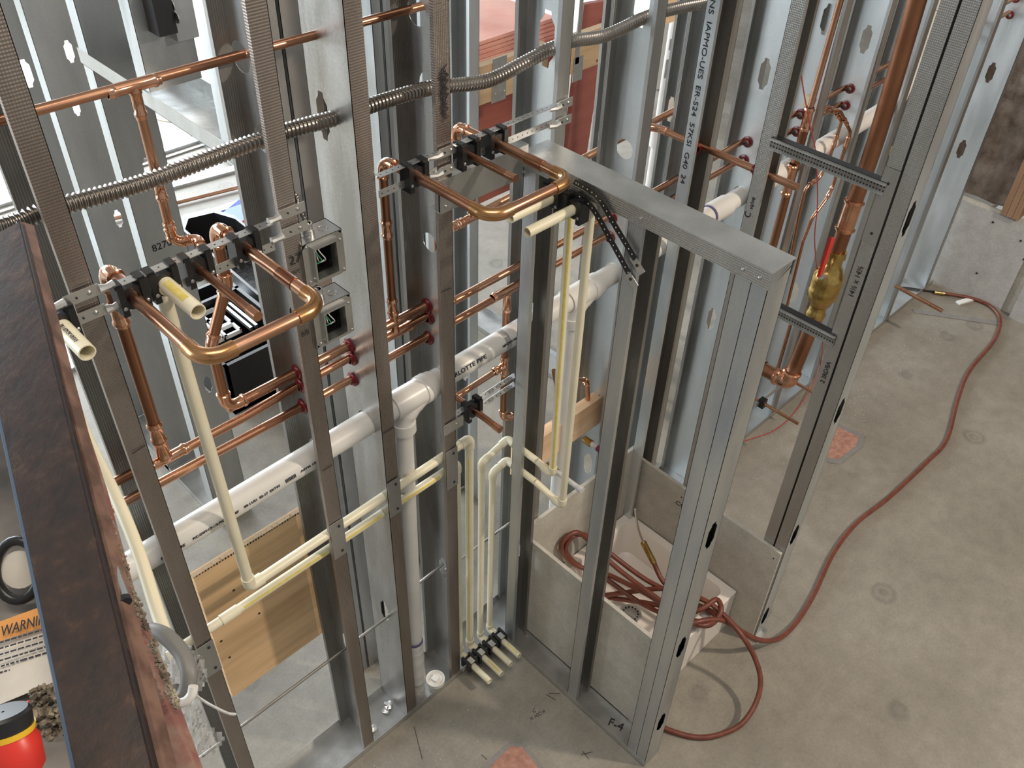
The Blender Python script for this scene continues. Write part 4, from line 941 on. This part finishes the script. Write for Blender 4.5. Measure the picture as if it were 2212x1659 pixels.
# hose: coil + run
zc0 = .13
coil = [(1372, 1100, .52), (1378, 1140, .42), (1390, 1172, .34), (1412, 1215, .26), (1432, 1255, .22), (1470, 1290, .2), (1545, 1325, .24), (1530, 1345, .26), (1470, 1330, .24), (1400, 1285, .22),
        (1310, 1240, .20), (1255, 1225, .20), (1222, 1190, .33), (1238, 1158, .39), (1275, 1160, .34), (1330, 1205, .26), (1400, 1255, .22), (1490, 1300, .24), (1545, 1330, .26), (1510, 1350, .28), (1430, 1300, .25), (1330, 1225, .27), (1285, 1180, .33), (1245, 1150, .41), (1212, 1178, .38),
        (1235, 1215, .26), (1300, 1245, .20), (1380, 1300, .16), (1450, 1330, .2), (1510, 1318, .27), (1548, 1295, .29), (1556, 1325, .28), (1520, 1352, .24), (1440, 1312, .2), (1325, 1292, .10), (1290, 1290, .09), (1350, 1280, .16), (1440, 1272, .24), (1520, 1296, .28), (1565, 1330, .27), (1602, 1372, .25), (1630, 1420, .18), (1643, 1470, .12), (1632, 1520, .07), (1600, 1565, .04), (1550, 1588, .02), (1500, 1592, .012), (1440, 1575, .012), (1380, 1545, .014), (1365, 1490, .06), (1400, 1420, .16), (1450, 1365, .24), (1500, 1345, .29),
        (1550, 1338, .27), (1582, 1350, .23), (1612, 1370, .17), (1648, 1384, .11), (1685, 1378, .05), (1722, 1342, .014), (1760, 1280, .012), (1800, 1195, .012), (1850, 1130, .012), (1920, 1075, .012), (2000, 1000, .012), (2045, 950, .012), (2070, 860, .012), (2095, 800, .012), (2148, 735, .012), (2160, 690, .012), (2140, 662, .012), (2105, 646, .012), (2068, 638, .012), (2040, 634, .014)]
P_ = [FL(x, y, z) for x, y, z in coil]
dd = smooth_path(P_, 7)
hs = empty('air_hose', P_[5], 'long red rubber hose coiled in the shower pan and trailing across the floor', 'hose')
MB().tube(dd[7*3:], .0098, 12).build('hose', M['hose'], hs, True)
MB().tube([P_[3]+Z_*.012, P_[3]], .012, 10)
MB().tube(dd[7*2:7*3+1], [.0125]*8, 10).build('brass_coupling', M['brass'], hs, True)
MB().tube(dd[0:7*2+1], .0045, 8).build('steel_lead', M['strap'], hs, True)
ec = dd[-1]; MB().tube([dd[-1], dd[-1]+(dd[-1]-dd[-3]).normalized()*.06], [.013, .011], 10).build('brass_coupling', M['brass'], hs, True)
bpts = [FL(x, y, .008) for x, y in ((2042, 632), (2000, 628), (1960, 622), (1915, 621), (1870, 640))]
tag(MB().tube(smooth_path(bpts, 6), .006, 8).build('black_hose', M['black'], None, True), 'thin black hose joined to the red hose by the right wall', 'hose')
# thin red wire
rw = [PY(1740, 0, 1.36), PY(1728, 130, 1.36), PY(1748, 262, 1.36), PY(1762, 330, 1.36), PY(1766, 440, 1.36), PY(1760, 530, 1.36), PY(1775, 680, 1.33), FL(1772, 790, .1), FL(1735, 865, .01), FL(1680, 925, .004), FL(1600, 955, .004)]
tag(MB().tube(smooth_path(rw, 6), .0024, 6).build('red_wire', M['redwire'], None, True), 'thin red wire hanging by the copper risers and trailing on the floor', 'wire')
# vertical white drain stack at right rear
vs_ = empty('drain_stack', (3.95, 1.60, 1.3), 'cream-white vertical drain stack with couplings near the top right', 'pipe')
MB().tube([V((3.70, YD, zl(3.70))), V((3.80, YD, 1.50)), V((3.86, YD+.01, 1.58)), V((3.88, 1.47, 1.70)), V((3.87, 1.47, 2.3))], .030, 20).build('pipe', M['pvc'], vs_, True)
for z in (1.66, 1.85, 2.0): MB().lathe((3.88, 1.47, z), Z_, [(0, .030), (0, .037), (.08, .037), (.08, .030)], 20, False).build('coupling', M['pvc'], vs_, True)
# ================================================================== FLOOR DETAILS
def patch(name, label, poly, red, z=.002):
    c = V((0, 0, 0))
    for p in poly: c += p
    c /= len(poly)
    o = tag(empty(name, c), label, 'floor patch')
    n = len(poly); inner = [c+(p-c)*.80 for p in poly]; m = MB()
    m.add([p+Z_*z for p in poly]+[p+Z_*(z+.001) for p in inner]+[p-Z_*.001 for p in poly], [(i, (i+1) % n, (i+1) % n+n, i+n) for i in range(n)]+[(i, (i+1) % n, (i+1) % n+2*n, i+2*n) for i in range(n)]); m.build('grey_rim', M['mortar'], o)
    inn = [c+(p-c)*.80 for p in poly]; m = MB(); m.add([p+Z_*(z+.0008) for p in inn], [tuple(range(n))]); m.build('red_fill', M['brickred'], o)
P_ = [FL(x, y) for x, y in ((1720, 945), (1745, 915), (1790, 905), (1868, 942), (1862, 965), (1815, 1003), (1790, 1000))]
patch('floor_patch', 'square reddish patch in the floor beside the tall post', P_, 1)
P_ = [FL(x, y) for x, y in ((1040, 1662), (1075, 1625), (1100, 1603), (1130, 1605), (1150, 1630), (1170, 1655), (1185, 1700), (1100, 1740))]
patch('floor_patch', 'rounded grey and red patch at the bottom edge of the floor', P_, 1)
text('H. H2O H', FL(1147, 1557), FL(1182, 1537)-FL(1147, 1557), FL(1140, 1540)-FL(1147, 1557), .020, M['ink'], FLOOR, 'marker_writing', width=.062)
text('C', FL(1152, 1541), FL(1182, 1521)-FL(1152, 1541), FL(1145, 1524)-FL(1152, 1541), .020, M['ink'], FLOOR, 'marker_writing')
def floor_line(pts, r=.0009, z=.001): MB().tube([FL(x, y, z) for x, y in pts], r, 4).build('marker_line', M['ink'], FLOOR)
floor_line(((1258, 1622), (1272, 1640))); floor_line(((1255, 1630), (1280, 1624))); floor_line(((1040, 1630), (1052, 1641))); floor_line(((895, 1570), (902, 1600), (912, 1640))); floor_line(((1180, 1500), (1200, 1512))); floor_line(((1186, 1498), (1210, 1498)))
text('F-4', V((1.462, 1.0-.12, .0035)), V((.35, -1, 0)), V((1, .35, 0)), .045, M['ink'], bpy.data.objects['top_track'], 'marker_writing')
m = MB()
for i in range(260):
    x, y = random.choice(((1820, 840), (1950, 790), (1850, 880), (1700, 960), (1720, 930), (1780, 860), (2000, 740)))
    p = FL(x+random.gauss(0, 45), y+random.gauss(0, 30)); s = .0012+.002*random.random()
    if p.y > YF-.02 or abs(p.x-2.18) < .06: continue
    m.box(p+Z_*s*.5, (s*1.4, s, s))
for i in range(60):
    p = FL(860+random.gauss(0, 90), 1600+random.gauss(0, 60)); s = .001+.0015*random.random()
    if p.y < YF-.01: m.box(p+Z_*s*.5, (s*1.4, s, s))
tag(m.build('floor_debris', M['dust'], None), 'pale crumbs scattered on the concrete beside the tall post', 'debris', kind='stuff')
p = FL(2090, 650); sc = empty('board_scrap', p, 'small white scrap lying under the hose coupling by the wall', 'scrap')
MB().box(p+Z_*.006, (.16, .03, .010), Matrix.Rotation(-.35, 3, 'Z')).build('scrap', M['white'], sc)
p = FL(2055, 682); MB_ = MB().prism([FL(x, y) for x, y in ((1970, 668), (1975, 676), (2165, 704), (2165, 695))], Z_*.003); tag(MB_.build('mortar_ridge', M['mortar'], None), 'low ridge of dried mortar on the floor by the right wall', 'mortar')
# ================================================================== LEFT CROSS WALL (X = .94 .. 1.09)
XL, XM = .94, 1.09
track((XL, 2.70), (XL, 6.5), .150, X_, .028, 'floor track of the cross wall beyond the left studs')
def cw(y, z0, z1, lab, hl=(), mt=('web_dark', 'web', 'rib')): return stud((XL, y), X_, Y_, .150, .060, z0, z1, lab, hl, mt)
cw(2.63, .002, 3.05, 'cross wall stud with pencilled 8270', [('p', .085, 1.66, .75), ('p', .10, .75, .75)])
cw(3.07, .002, 3.05, 'cross wall stud with small square punch-outs, left of the pencilled one', [('p', .10, 1.90, .7), ('p', .10, 1.28, .7), ('p', .07, 1.72, .6)])
cw(3.50, .002, 3.05, 'cross wall stud nearest the top left corner', pn(1.7))
cw(2.27, 2.05, 3.05, 'short cross wall stud above the sill track', ())
cw(1.86, 2.02, 3.05, 'cross wall stud meeting the right end of the sill track', [])
text('8270', PY(330, 545, 2.6295), X_, Z_, .036, M['ink'], STUDS['cross wall stud with pencilled 8270'])
track((XL-.002, 1.87), (XL-.002, 2.70), .154, X_, .045, 'sloping-looking sill track across the window gap at upper left', z=2.0, name='sill_track')
st = STUDS['cross wall stud with small square punch-outs, left of the pencilled one']
# middle cross wall X=2.70
track((2.70, 2.2), (2.70, 6.0), .150, X_, .028, 'bright floor track of the cross wall behind the middle studs')
for y, lab in ((3.0, 'cross wall stud standing behind the right pipe bracket'), (3.6, 'cross wall stud farther back behind the right pipe bracket')):
    stud((2.70, y+.06), X_, Y_, .092, .041, .002, 2.4, lab, [('p', .07, 1.30), ('p', .07, 1.72)], ('web_dark', 'web', 'rib'))
stud((1.49, 1.75), Y_, (-1, 0, 0), .092, .060, .002, 3.0, 'pale stud behind the partition corner', pn(.6, 1.7), ('web', 'web', 'rib'))
for x, lab in ((1.86, 'rear stud behind the conduit left of the strap stud'),):
    stud((x, 2.0), Y_, (-1, 0, 0), .092, .041, .002, 3.0, lab, pn(.7, 1.5), ('web', 'web', 'rib'))
for x, lab in ((2.52, 'rear stud beyond the printed stud'), (2.95, 'rear stud between the printed stud and the valve stud'), (3.5, 'rear stud behind the valve stud'), (4.1, 'rear stud behind the two copper risers')):
    stud((x, 1.95), Y_, (-1, 0, 0), .092, .041, .002, 2.8, lab, pn(.7, 1.5), ('web', 'web_dark', 'rib'))
stud((1.02, 1.62), Y_, (-1, 0, 0), .092, .041, .0, 1.9, 'rear half-height stud carrying handwritten figures', pn(.9), ('web', 'web', 'rib')) if 0 else None
# ------------------------------------------------------------------ wood blocking, red boards
YW = 2.60
def blk(label, qa, qb, zt_, zb_, cat='board', mat='pinedull', Y=YW, th=.038):
    a = PY(*qa, Y); b = PY(*qb, Y); o = empty('blocking_board', (a.x, Y, zb_), label, cat)
    MB().mm((a.x, Y, zb_), (b.x, Y+th, zt_)).build('board', M[mat], o); return o, a, b
o, a, b = blk('pine blocking board with steel tie behind the sagging conduit', (985, 190), (1180, 190), 1.635, 1.475)
MB().mm((PY(1062, 200, YW).x, YW-.003, 1.465), (PY(1092, 200, YW).x, YW-.001, 1.65)).build('steel_tie', M['strap'], o)
for k in range(6): screw(o, V((PY(1062, 200, YW).x+.02+.05*(k % 2), YW-.003, 1.50+.05*(k//2))), -Y_, .004)
o, a, b = blk('pine blocking board right of the strap stud with dark knots', (1228, 140), (1330, 140), 1.625, 1.46)
MB().mm((PY(1238, 140, YW).x, YW-.003, 1.42), (PY(1258, 140, YW).x, YW-.001, 1.53)).build('steel_tie', M['strap'], o)
MB().mm((PY(1244, 100, YW).x, YW-.003, 1.5), (PY(1252, 100, YW).x, YW-.001, 1.9)).build('strap', M['strap'], o)
for q in ((1301, 112), (1290, 131)): MB().lathe(PY(q[0], q[1], YW-.001), -Y_, [(0, .007), (.001, .007)], 8).build('knot', M['redwood'], o)
o, a, b = blk('bright pine block with two steel plates near the top right of centre', (1422, 110), (1492, 110), 1.66, 1.53, mat='pine')
c1q, c2q = PY(1458, 92, YW-.004), PY(1448, 145, YW-.004)
MB().box(c1q, (.09, .003, .055)).build('steel_plate', M['strap'], o); MB().box(c2q, (.085, .003, .095)).build('steel_plate', M['strap'], o); MB().box((c1q+c2q)/2, (.022, .003, .16)).build('strap', M['strap'], o)
# red boards
o = empty('red_board', (3.0, 3.3, 0), 'wide dark red painted board behind the sagging conduit', 'board'); a = PY(985, 170, 3.2); b = PY(1182, 200, 3.2)
MB().mm((2.86, 3.2, .55), (b.x+.12, 3.24, 1.27)).build('board', M['redwood'], o)
o = empty('board_stack', (3.0, 3.3, 1.3), 'stack of pinkish board edges above the dark red board', 'boards')
for k in range(6): MB().mm((2.86, 3.25+.002*k, 1.275+k*.022), (b.x+.1, 3.75+.01*(k % 3), 1.294+k*.022)).build('board', M['pinkwood'], o)
o = empty('red_board', (3.9, 3.2, 0), 'leaning dark red board beside the white opening', 'board')
a0, a1, a2, a3 = PY(1262, 10, 3.0), PY(1318, 0, 3.0), PY(1268, 330, 3.0), PY(1222, 350, 3.0)
MB().prism([a0, a1, a2, a3], Y_*.03).build('board', M['redwood'], o)
o = empty('red_board', (1.8, 3.4, 0), 'narrow dark red board seen between rear studs at top centre', 'board')
a0, a1, a2, a3 = PY(815, 130, 3.0), PY(835, 130, 3.0), PY(845, 300, 3.0), PY(835, 300, 3.0)
MB().prism([a0, a1, a2, a3], Y_*.03).build('board', M['redwood'], o)
o = empty('storage_tub', (3.6, 4.3, 0), 'clear plastic tub standing on the stacked boards', 'tub'); MB().box(PY(1018, 75, 3.5), (.34, .3, .12)).build('tub', M['web'], o)
MB().box(PY(1018, 98, 3.5), (.35, .31, .05)).build('lid', M['web_dark'], o)
# white partition and vent pipe in the far opening
o = struct(empty('wall_far_partition', (4.6, 3.4, 0))); a = FL(1330, 150, .0)
p0, p1 = FL(1300, 225), FL(1348, 262)
MB().prism([FL(1325, 245), FL(1395, 290), FL(1395, 290)+V((.05, .08, 0)), FL(1325, 245)+V((.05, .08, 0))], Z_*1.5).build('panel', M['white'], o)
vp_ = empty('vent_pipe', (3.9, 2.9, .2), 'white vent pipe below the bright pine block', 'pipe'); vx = PY(1432, 250, 2.75)
MB().tube([V((vx.x, 2.75, .35)), V((vx.x+.02, 2.75, 1.75))], .045, 16).build('pipe', M['pvc'], vp_, True)
MB().lathe((vx.x, 2.75, .75), Z_, [(0, .045), (0, .054), (.12, .054), (.12, .045)], 16, False).build('coupling', M['pvc'], vp_, True)
MB().tube([V((vx.x+.12, 2.75, 1.55)), V((vx.x+.12, 2.75, 1.9))], .045, 16).build('pipe', M['pvc'], vp_, True)
# ------------------------------------------------------------------ floor storage seen through the upper-left gap
def long_item(name, label, q0, q1, r_, mat, n=1, z=.02, gap=.05, flat=False, cat='material', ext=1.2):
    a, b = FL(*q0, z), FL(*q1, z); d = (b-a).normalized(); a = a-d*ext; b = b+d*ext; s = d.cross(Z_)
    for k in range(n):
        o = empty(name, a+s*gap*k, label if n == 1 else label, cat, (label+' group') if n > 1 else None)
        m = MB()
        if flat: m.prism([a+s*(gap*k-r_), a+s*(gap*k+r_), b+s*(gap*k+r_), b+s*(gap*k-r_)], Z_*min(r_, .02))
        else: m.tube([a+s*gap*k, b+s*gap*k], r_, 8)
        m.build('body', M[mat], o)
long_item('metal_track', 'pale steel track lying on the bright floor, uppermost', (340, 332), (470, 290), .04, 'web', 1, .0, flat=True)
long_item('metal_track', 'dark edged steel track lying on the floor above the conduit', (350, 345), (480, 302), .012, 'web_dark', 1, .0, flat=True)
long_item('metal_stud', 'loose steel stud on the floor just under the conduit', (370, 405), (520, 365), .035, 'web', 1, .0, flat=True)
long_item('copper_length', 'loose orange copper length on the bright floor', (375, 440), (515, 405), .012, 'copper', 1, .02)
long_item('copper_length', 'second loose copper length on the floor by the blue film', (505, 492), (545, 470), .016, 'redwood', 1, .02, ext=.1)
long_item('plastic_film', 'blue printed film strip on the floor by the tool case', (500, 478), (545, 440), .09, 'blue', 1, .0, flat=True, ext=.05)
long_item('metal_stud', 'loose steel stud on the floor at the left edge, upper', (60, 595), (120, 575), .03, 'web', 1, .0, flat=True)
long_item('metal_stud', 'loose steel stud on the floor at the left edge, lower', (130, 800), (165, 785), .05, 'web', 1, .0, flat=True)
p = [FL(x, y, .004) for x, y in ((300, 225), (330, 252), (370, 262), (400, 255))]
tag(MB().tube(smooth_path(p, 6), .008, 6).build('cream_cable', M['cpvc'], None, True), 'cream cable lying on the bright floor behind the tee', 'cable')
p = [FL(x, y, .004) for x, y in ((358, 90), (375, 70), (384, 55))]
tag(MB().tube(smooth_path(p, 6), .008, 6).build('cream_cable', M['cpvc'], None, True), 'short cream cable near the top junction box', 'cable')
# blue film pieces behind punch-outs
o = tag(MB().prism([PY(x, y, 4.0) for x, y in ((245, 0), (262, 0), (290, 105), (275, 105))], Y_*.01).build('blue_film', M['blue'], None), 'vertical blue film strip behind the short cross wall stud', 'film')
# black tool case
tc = empty('tool_case', (1.6, 3.7, 0), 'open black tool case with a silver tray on the floor', 'case')
tx0, tx1, ty0, ty1, th_ = 1.36, 1.76, 3.20, 3.86, .30
m = MB()
for a, b in (((tx0, ty0, .0), (tx0+.02, ty1, th_)), ((tx1-.02, ty0, 0), (tx1, ty1, th_)), ((tx0, ty0, 0), (tx1, ty0+.02, th_)), ((tx0, ty1-.02, 0), (tx1, ty1, th_)), ((tx0, ty0, 0), (tx1, ty1, .02)), ((tx0, 3.72, 0), (tx1, 3.74, th_))): m.mm(a, b)
m.build('case_body', M['black'], tc)
spk = simple('speckled_grey', (.05, .05, .055), .45, 0, (.2, .2, .21), 40)
lid = empty('case_lid', (1.95, 4.0, 0)); lid.parent = tc; lid.location = V((1.95, 4.0, 0))-wloc(tc)
ol = [V((1.80, 3.50, .02)), V((2.10, 3.45, .02)), V((2.14, 4.40, .02)), V((2.08, 4.56, .02)), V((1.92, 4.60, .02)), V((1.84, 4.50, .02))]
MB().prism(ol, Z_*.015).build('lid_floor', spk, lid)
m = MB(); c_ = V((1.97, 4.0, .02))
for i in range(6):
    a_, b_ = ol[i], ol[(i+1) % 6]; ai, bi = c_+(a_-c_)*.90, c_+(b_-c_)*.90; m.prism([a_, b_, bi, ai], Z_*.26)
m.build('lid_wall', M['black'], lid)
for i in range(3):
    for j in range(2):
        xx = tx0+.05+.10*j; yy = 3.45+.085*i; m = MB()
        for a, b in (((xx, yy, .24), (xx+.09, yy+.012, .262)), ((xx, yy+.075, .24), (xx+.09, yy+.085, .262)), ((xx, yy, .24), (xx+.012, yy+.085, .262)), ((xx+.080, yy, .24), (xx+.09, yy+.085, .262))): m.mm(a, b)
        m.build('tray_cell', M['white'], tc)
MB().mm((tx0+.27, 3.42, .25), (tx0+.285, 3.72, .27)).build('silver_bar', M['strap'], tc); MB().mm((tx0+.30, 3.42, .25), (tx0+.315, 3.72, .27)).build('silver_bar', M['strap'], tc)
for q in ((tx0+.2, 3.28, .305), (tx1-.05, 3.245, .305), (tx1-.02, 3.4, .305)): MB().lathe(q, Z_, [(0, .010), (.004, .010), (.006, .003)], 10).build('rivet', M['strap'], tc)
# debris on floor track (sawn holes)
for q, s, lab in (((838, 1523), .018, 'crumpled foil scrap on the floor track under the third front stud'), ((806, 1573), .016, 'clear crumpled scrap on the floor track by the second front stud'), ((833, 1535), .014, 'small clear scrap on the floor track beside the foil')):
    p = FL(q[0], q[1], .008); bm = bmesh.new(); bmesh.ops.create_icosphere(bm, subdivisions=2, radius=s)
    for v in bm.verts: v.co *= .6+.6*random.random(); v.co.z *= .5
    m = MB(); m.add([v.co+p for v in bm.verts], [tuple(v.index for v in f.verts) for f in bm.faces]); bm.free()
    tag(m.build('foil_scrap', M['strap'], None), lab, 'scrap')
for q, s in (((705, 1561), .010),):
    p = FL(q[0]-20, q[1]+5, .0)
# ================================================================== LIFT IN THE FOREGROUND (left edge)
def qtube(name, mat, pts, r, parent, seg=12): return MB().tube(smooth_path([Q(*p) for p in pts], 6), r, seg).build(name, mat, parent, True)
lift = empty('work_lift', Q(100, 1500, .75), 'rusty steel rail of the lift platform filling the lower left edge', 'lift')
# rail: box section
A0, A1 = Q(-62, 300, 1.02), Q(-15, 1100, .80); 
def strip4(name, qa, qb, mat, off, parent):
    """slab between left line qa[0]-qa[1] and right line qb[0]-qb[1]"""
    a0, a1 = Q(*qa[0]), Q(*qa[1]); b0, b1 = Q(*qb[0]), Q(*qb[1]); m = MB(); n = AF*off
    K = 12; J = 4
    for side in (0, 1):
        for i in range(K+1):
            f = i/K; l_ = a0.lerp(a1, f); r_ = b0.lerp(b1, f)
            for j in range(J+1): m.v.append(l_.lerp(r_, j/J)+n*side)
    W4 = J+1; o4 = (K+1)*W4
    for i in range(K):
        for j in range(J):
            q = (i*W4+j, i*W4+j+1, (i+1)*W4+j+1, (i+1)*W4+j); m.f.append(q); m.f.append(tuple(x+o4 for x in q[::-1]))
        for j in (0, J): m.f.append((i*W4+j, (i+1)*W4+j, (i+1)*W4+j+o4, i*W4+j+o4))
    for j in range(J):
        for i in (0, K): m.f.append((i*W4+j, i*W4+j+1, i*W4+j+1+o4, i*W4+j+o4))
    return m.build(name, mat, parent, True)
strip4('rail', ((-75, 540, .98), (172, 1700, .62)), ((40, 480, .98), (335, 1700, .62)), M['rust'], .012, lift)
MB().tube([Q(40, 480, .985), Q(335, 1700, .625)], [.0028, .0035], 10).build('rail_edge', simple('rail_edge_dark', (.04, .035, .04), .3, .4), lift, True)
MB().tube([Q(-75, 540, .985), Q(172, 1700, .625)], .003, 8).build('rail_edge', simple('rail_edge_blue', (.10, .14, .20), .3, .5), lift, True)
strip4('salmon_edge', ((42, 480, 1.0), (338, 1700, .66)), ((52, 480, 1.0), (366, 1700, .66)), M['salmon'], .02, lift)
pl = [(58, 500, 1.05), (120, 740, .99), (205, 1040, .90), (262, 1250, .84), (312, 1420, .79), (390, 1700, .71)]; pr_ = [(70, 560, 1.05), (118, 740, .99), (222, 1060, .90), (284, 1290, .84), (345, 1440, .79), (440, 1700, .71)]
m = MB(); m.v = [Q(*q) for q in pl]+[Q(*q) for q in pr_]+[Q(*q)+AF*.01 for q in pl]+[Q(*q)+AF*.01 for q in pr_]
for i in range(5): m.f += [(i, i+6, i+7, i+1), (i+12, i+13, i+19, i+18), (i+6, i+18, i+19, i+7)]
m.build('pink_panel', M['pinkpaint'], lift)
MB().tube([Q(152, 960, .86), Q(200, 1110, .81), Q(268, 1292, .75)], .0050, 12).build('grey_tube', M['strap'], lift, True)
MB().tube([Q(268, 1292, .75), Q(272, 1301, .747)], .0052, 12).build('tube_mouth', M['ink'], lift)
MB().tube(smooth_path([Q(120, 760, 1.1), Q(175, 915, 1.06), Q(215, 1003, 1.03), Q(253, 1080, 1.0), Q(298, 1190, .97), Q(341, 1325, .94), Q(362, 1385, .92)], 5), .0072, 12).build('cream_hose', M['cpvc'], lift, True)
m = MB()
for i in range(420):
    f = random.random(); x = 150+f*235+random.gauss(0, 4)-12*math.sin(f*3.1); y = 850+f*680; p = Q(x, y, .95-.2*f); s = .0012+.0022*random.random()
    m.box(p, (s, s, s), Matrix.Rotation(random.random()*3, 3, V((1, random.random(), .3))))
o = m.build('grime', M['grit'], lift); o['kind'] = 'stuff'
cbl = tag(empty('grey_cable', Q(400, 1450, .85)), 'thick grey cable curling into a white ring beside the lift panel', 'cable')
qtube('cable', M['greyhose'], [(325, 1362, .86), (355, 1372, .85), (392, 1410, .84), (408, 1455, .83), (402, 1495, .83), (385, 1512, .83), (377, 1490, .84)], .0078, cbl)
qtube('white_sleeve', M['pvc'], [(372, 1508, .82), (385, 1519, .82), (402, 1514, .82), (414, 1500, .82), (418, 1482, .82)], .0045, cbl)
qtube('cord', M['whitepipe'], [(420, 1500, .83), (450, 1520, .85), (490, 1540, .88), (508, 1543, .9)], .0014, cbl, 6)
def film(label, outline, d):
    c = V((0, 0, 0)); m = MB(); n = 14; P_ = [Q(x, y, d) for x, y in outline]
    xs = [o_[0] for o_ in outline]; ys = [o_[1] for o_ in outline]; vid = {}
    def inside(x, y):
        r_ = False; j = len(outline)-1
        for i in range(len(outline)):
            xi, yi = outline[i]; xj, yj = outline[j]
            if (yi > y) != (yj > y) and x < (xj-xi)*(y-yi)/(yj-yi)+xi: r_ = not r_
            j = i
        return r_
    N_ = 26; x0_, x1_, y0_, y1_ = min(xs), max(xs), min(ys), max(ys)
    def vv(i, j):
        if (i, j) not in vid: vid[(i, j)] = len(m.v); m.v.append(Q(x0_+(x1_-x0_)*i/N_, y0_+(y1_-y0_)*j/N_, d+.012*math.sin(i*1.3+j*.7)+.02*random.random()))
        return vid[(i, j)]
    for i in range(N_):
        for j in range(N_):
            if inside(x0_+(x1_-x0_)*(i+.5)/N_, y0_+(y1_-y0_)*(j+.5)/N_): m.f.append((vv(i, j), vv(i+1, j), vv(i+1, j+1), vv(i, j+1)))
    return tag(m.build('plastic_film', M['film'], None, True), label, 'film')
film('torn clear film hanging beside the pink lift panel', [(352, 1395), (400, 1385), (440, 1420), (450, 1470), (425, 1500), (440, 1560), (485, 1590), (470, 1625), (420, 1640), (400, 1600), (370, 1520), (345, 1430)], .86)
# control panel with labels, ring and emergency button
cpn = empty('control_box', Q(30, 1400, .75), 'lift control box with torn warning labels at the lower left corner', 'control box')
strip4('panel', ((-160, 760, .95), (-160, 1800, .66)), ((-5, 760, .95), (200, 1800, .66)), simple('panel_grey', (.06, .055, .05), .4, 0, (.20, .18, .16), 10), .03, cpn)
strip4('label_sheet', ((-20, 1385, .745), (-20, 1530, .715)), ((112, 1330, .745), (125, 1470, .715)), M['paper'], .002, cpn)
strip4('orange_band', ((-20, 1350, .742), (-20, 1392, .734)), ((90, 1310, .742), (100, 1352, .734)), M['orange'], .002, cpn)
rt_ = (Q(90, 1345, .735)-Q(0, 1372, .735)); up2 = Q(0, 1330, .745)-Q(0, 1372, .735)
text('WARNING', Q(2, 1376, .731), rt_, up2-up2.project(rt_), .013, M['ink'], cpn, 'printed_text', width=.045)
m = MB(); uu = (up2-up2.project(rt_)).normalized(); rr_ = rt_.normalized()
for k in range(11):
    a = Q(-14, 1394+k*13, .728); x = 0
    while x < .050:
        w = random.uniform(.002, .006); b0 = a+rr_*x; m.prism([b0, b0+rr_*w, b0+rr_*w+uu*.0014, b0+uu*.0014], AF*.0003); x += w+.0013
o = m.build('printed_lines', M['ink'], cpn); o['kind'] = 'stuff'
rcen = Q(38, 1232, .76)
m = MB(); m.tube([rcen+(AR*math.cos(a*.2618)*.019+AU*math.sin(a*.2618)*.025) for a in range(25)], .0045, 10).build('black_ring', M['black'], cpn, True)
MB().lathe(rcen+AF*.004, -AF, [(0, .016), (.002, .016)], 18).build('ring_label', M['paper'], cpn)
eb = Q(30, 1600, .63); ad = (AU*.97+AR*-.14-AF*.12).normalized()
MB().lathe(Q(36, 1672, .60), ad, [(0, .0005), (.0, .016), (.004, .0185), (.022, .0185), (.026, .0165), (.030, .016)], 28, False).build('emergency_button', M['redpaint'], cpn, True)
MB().lathe(Q(36, 1672, .60)+ad*.028, ad, [(0, .0165), (.004, .0175), (.004, .014)], 28, False).build('yellow_collar', M['yellow'], cpn, True)
MB().lathe(Q(36, 1672, .60)+ad*.032, ad, [(0, .0165), (.010, .0170), (.012, .015), (.012, .001)], 28, False).build('black_collar', M['black'], cpn, True)
m = MB()
for i in range(420):
    q = Q(random.uniform(70, 185), random.uniform(1480, 1665), .70+.02*random.random()); z_ = .0015+.003*random.random(); m.box(q, (z_*1.5, z_, z_), Matrix.Rotation(random.random()*3, 3, V((1, random.random(), .3))))
o = m.build('rust_flakes', M['grit'], cpn); o['kind'] = 'stuff'
strip4('red_tab', ((-20, 1545, .66), (-20, 1575, .65)), ((60, 1515, .66), (55, 1540, .65)), M['redpaint'], .003, cpn)
strip4('lift_deck', ((-300, 1700, .9), (-300, 3200, .7)), ((300, 1950, .9), (500, 3200, .7)), simple('deck_brown', (.12, .065, .045), .7, 0, (.22, .13, .10), 8), .03, lift)

# ------------------------------------------------------------------ groups of alike things
for o in bpy.data.objects:
    l = o.get('label', ''); n = o.name.split('.')[0]
    if o.parent or not l: continue
    if n == 'steel_stud': o['group'] = 'cross wall studs' if 'cross wall' in l else ('rear studs behind the main wall' if 'rear stud' in l or 'pale stud' in l else ('low partition studs' if 'partition stud' in l or 'partition end post' in l else 'tall studs of the stud walls'))
    elif n == 'pipe_stub': o['group'] = 'cream pipe stubs'
    elif n == 'cement_board': o['group'] = 'cement boards around the shower pan'
    elif n == 'junction_box': o['group'] = 'steel junction boxes'
    elif n == 'copper_loop': o['group'] = 'copper loops in front of the studs'
    elif n == 'floor_patch': o['group'] = 'filled patches in the floor'
    elif n == 'blocking_board': o['group'] = 'pine blocking boards beyond the wall'
    elif n == 'bridging_channel': o['group'] = 'slotted braces of the shower end wall'
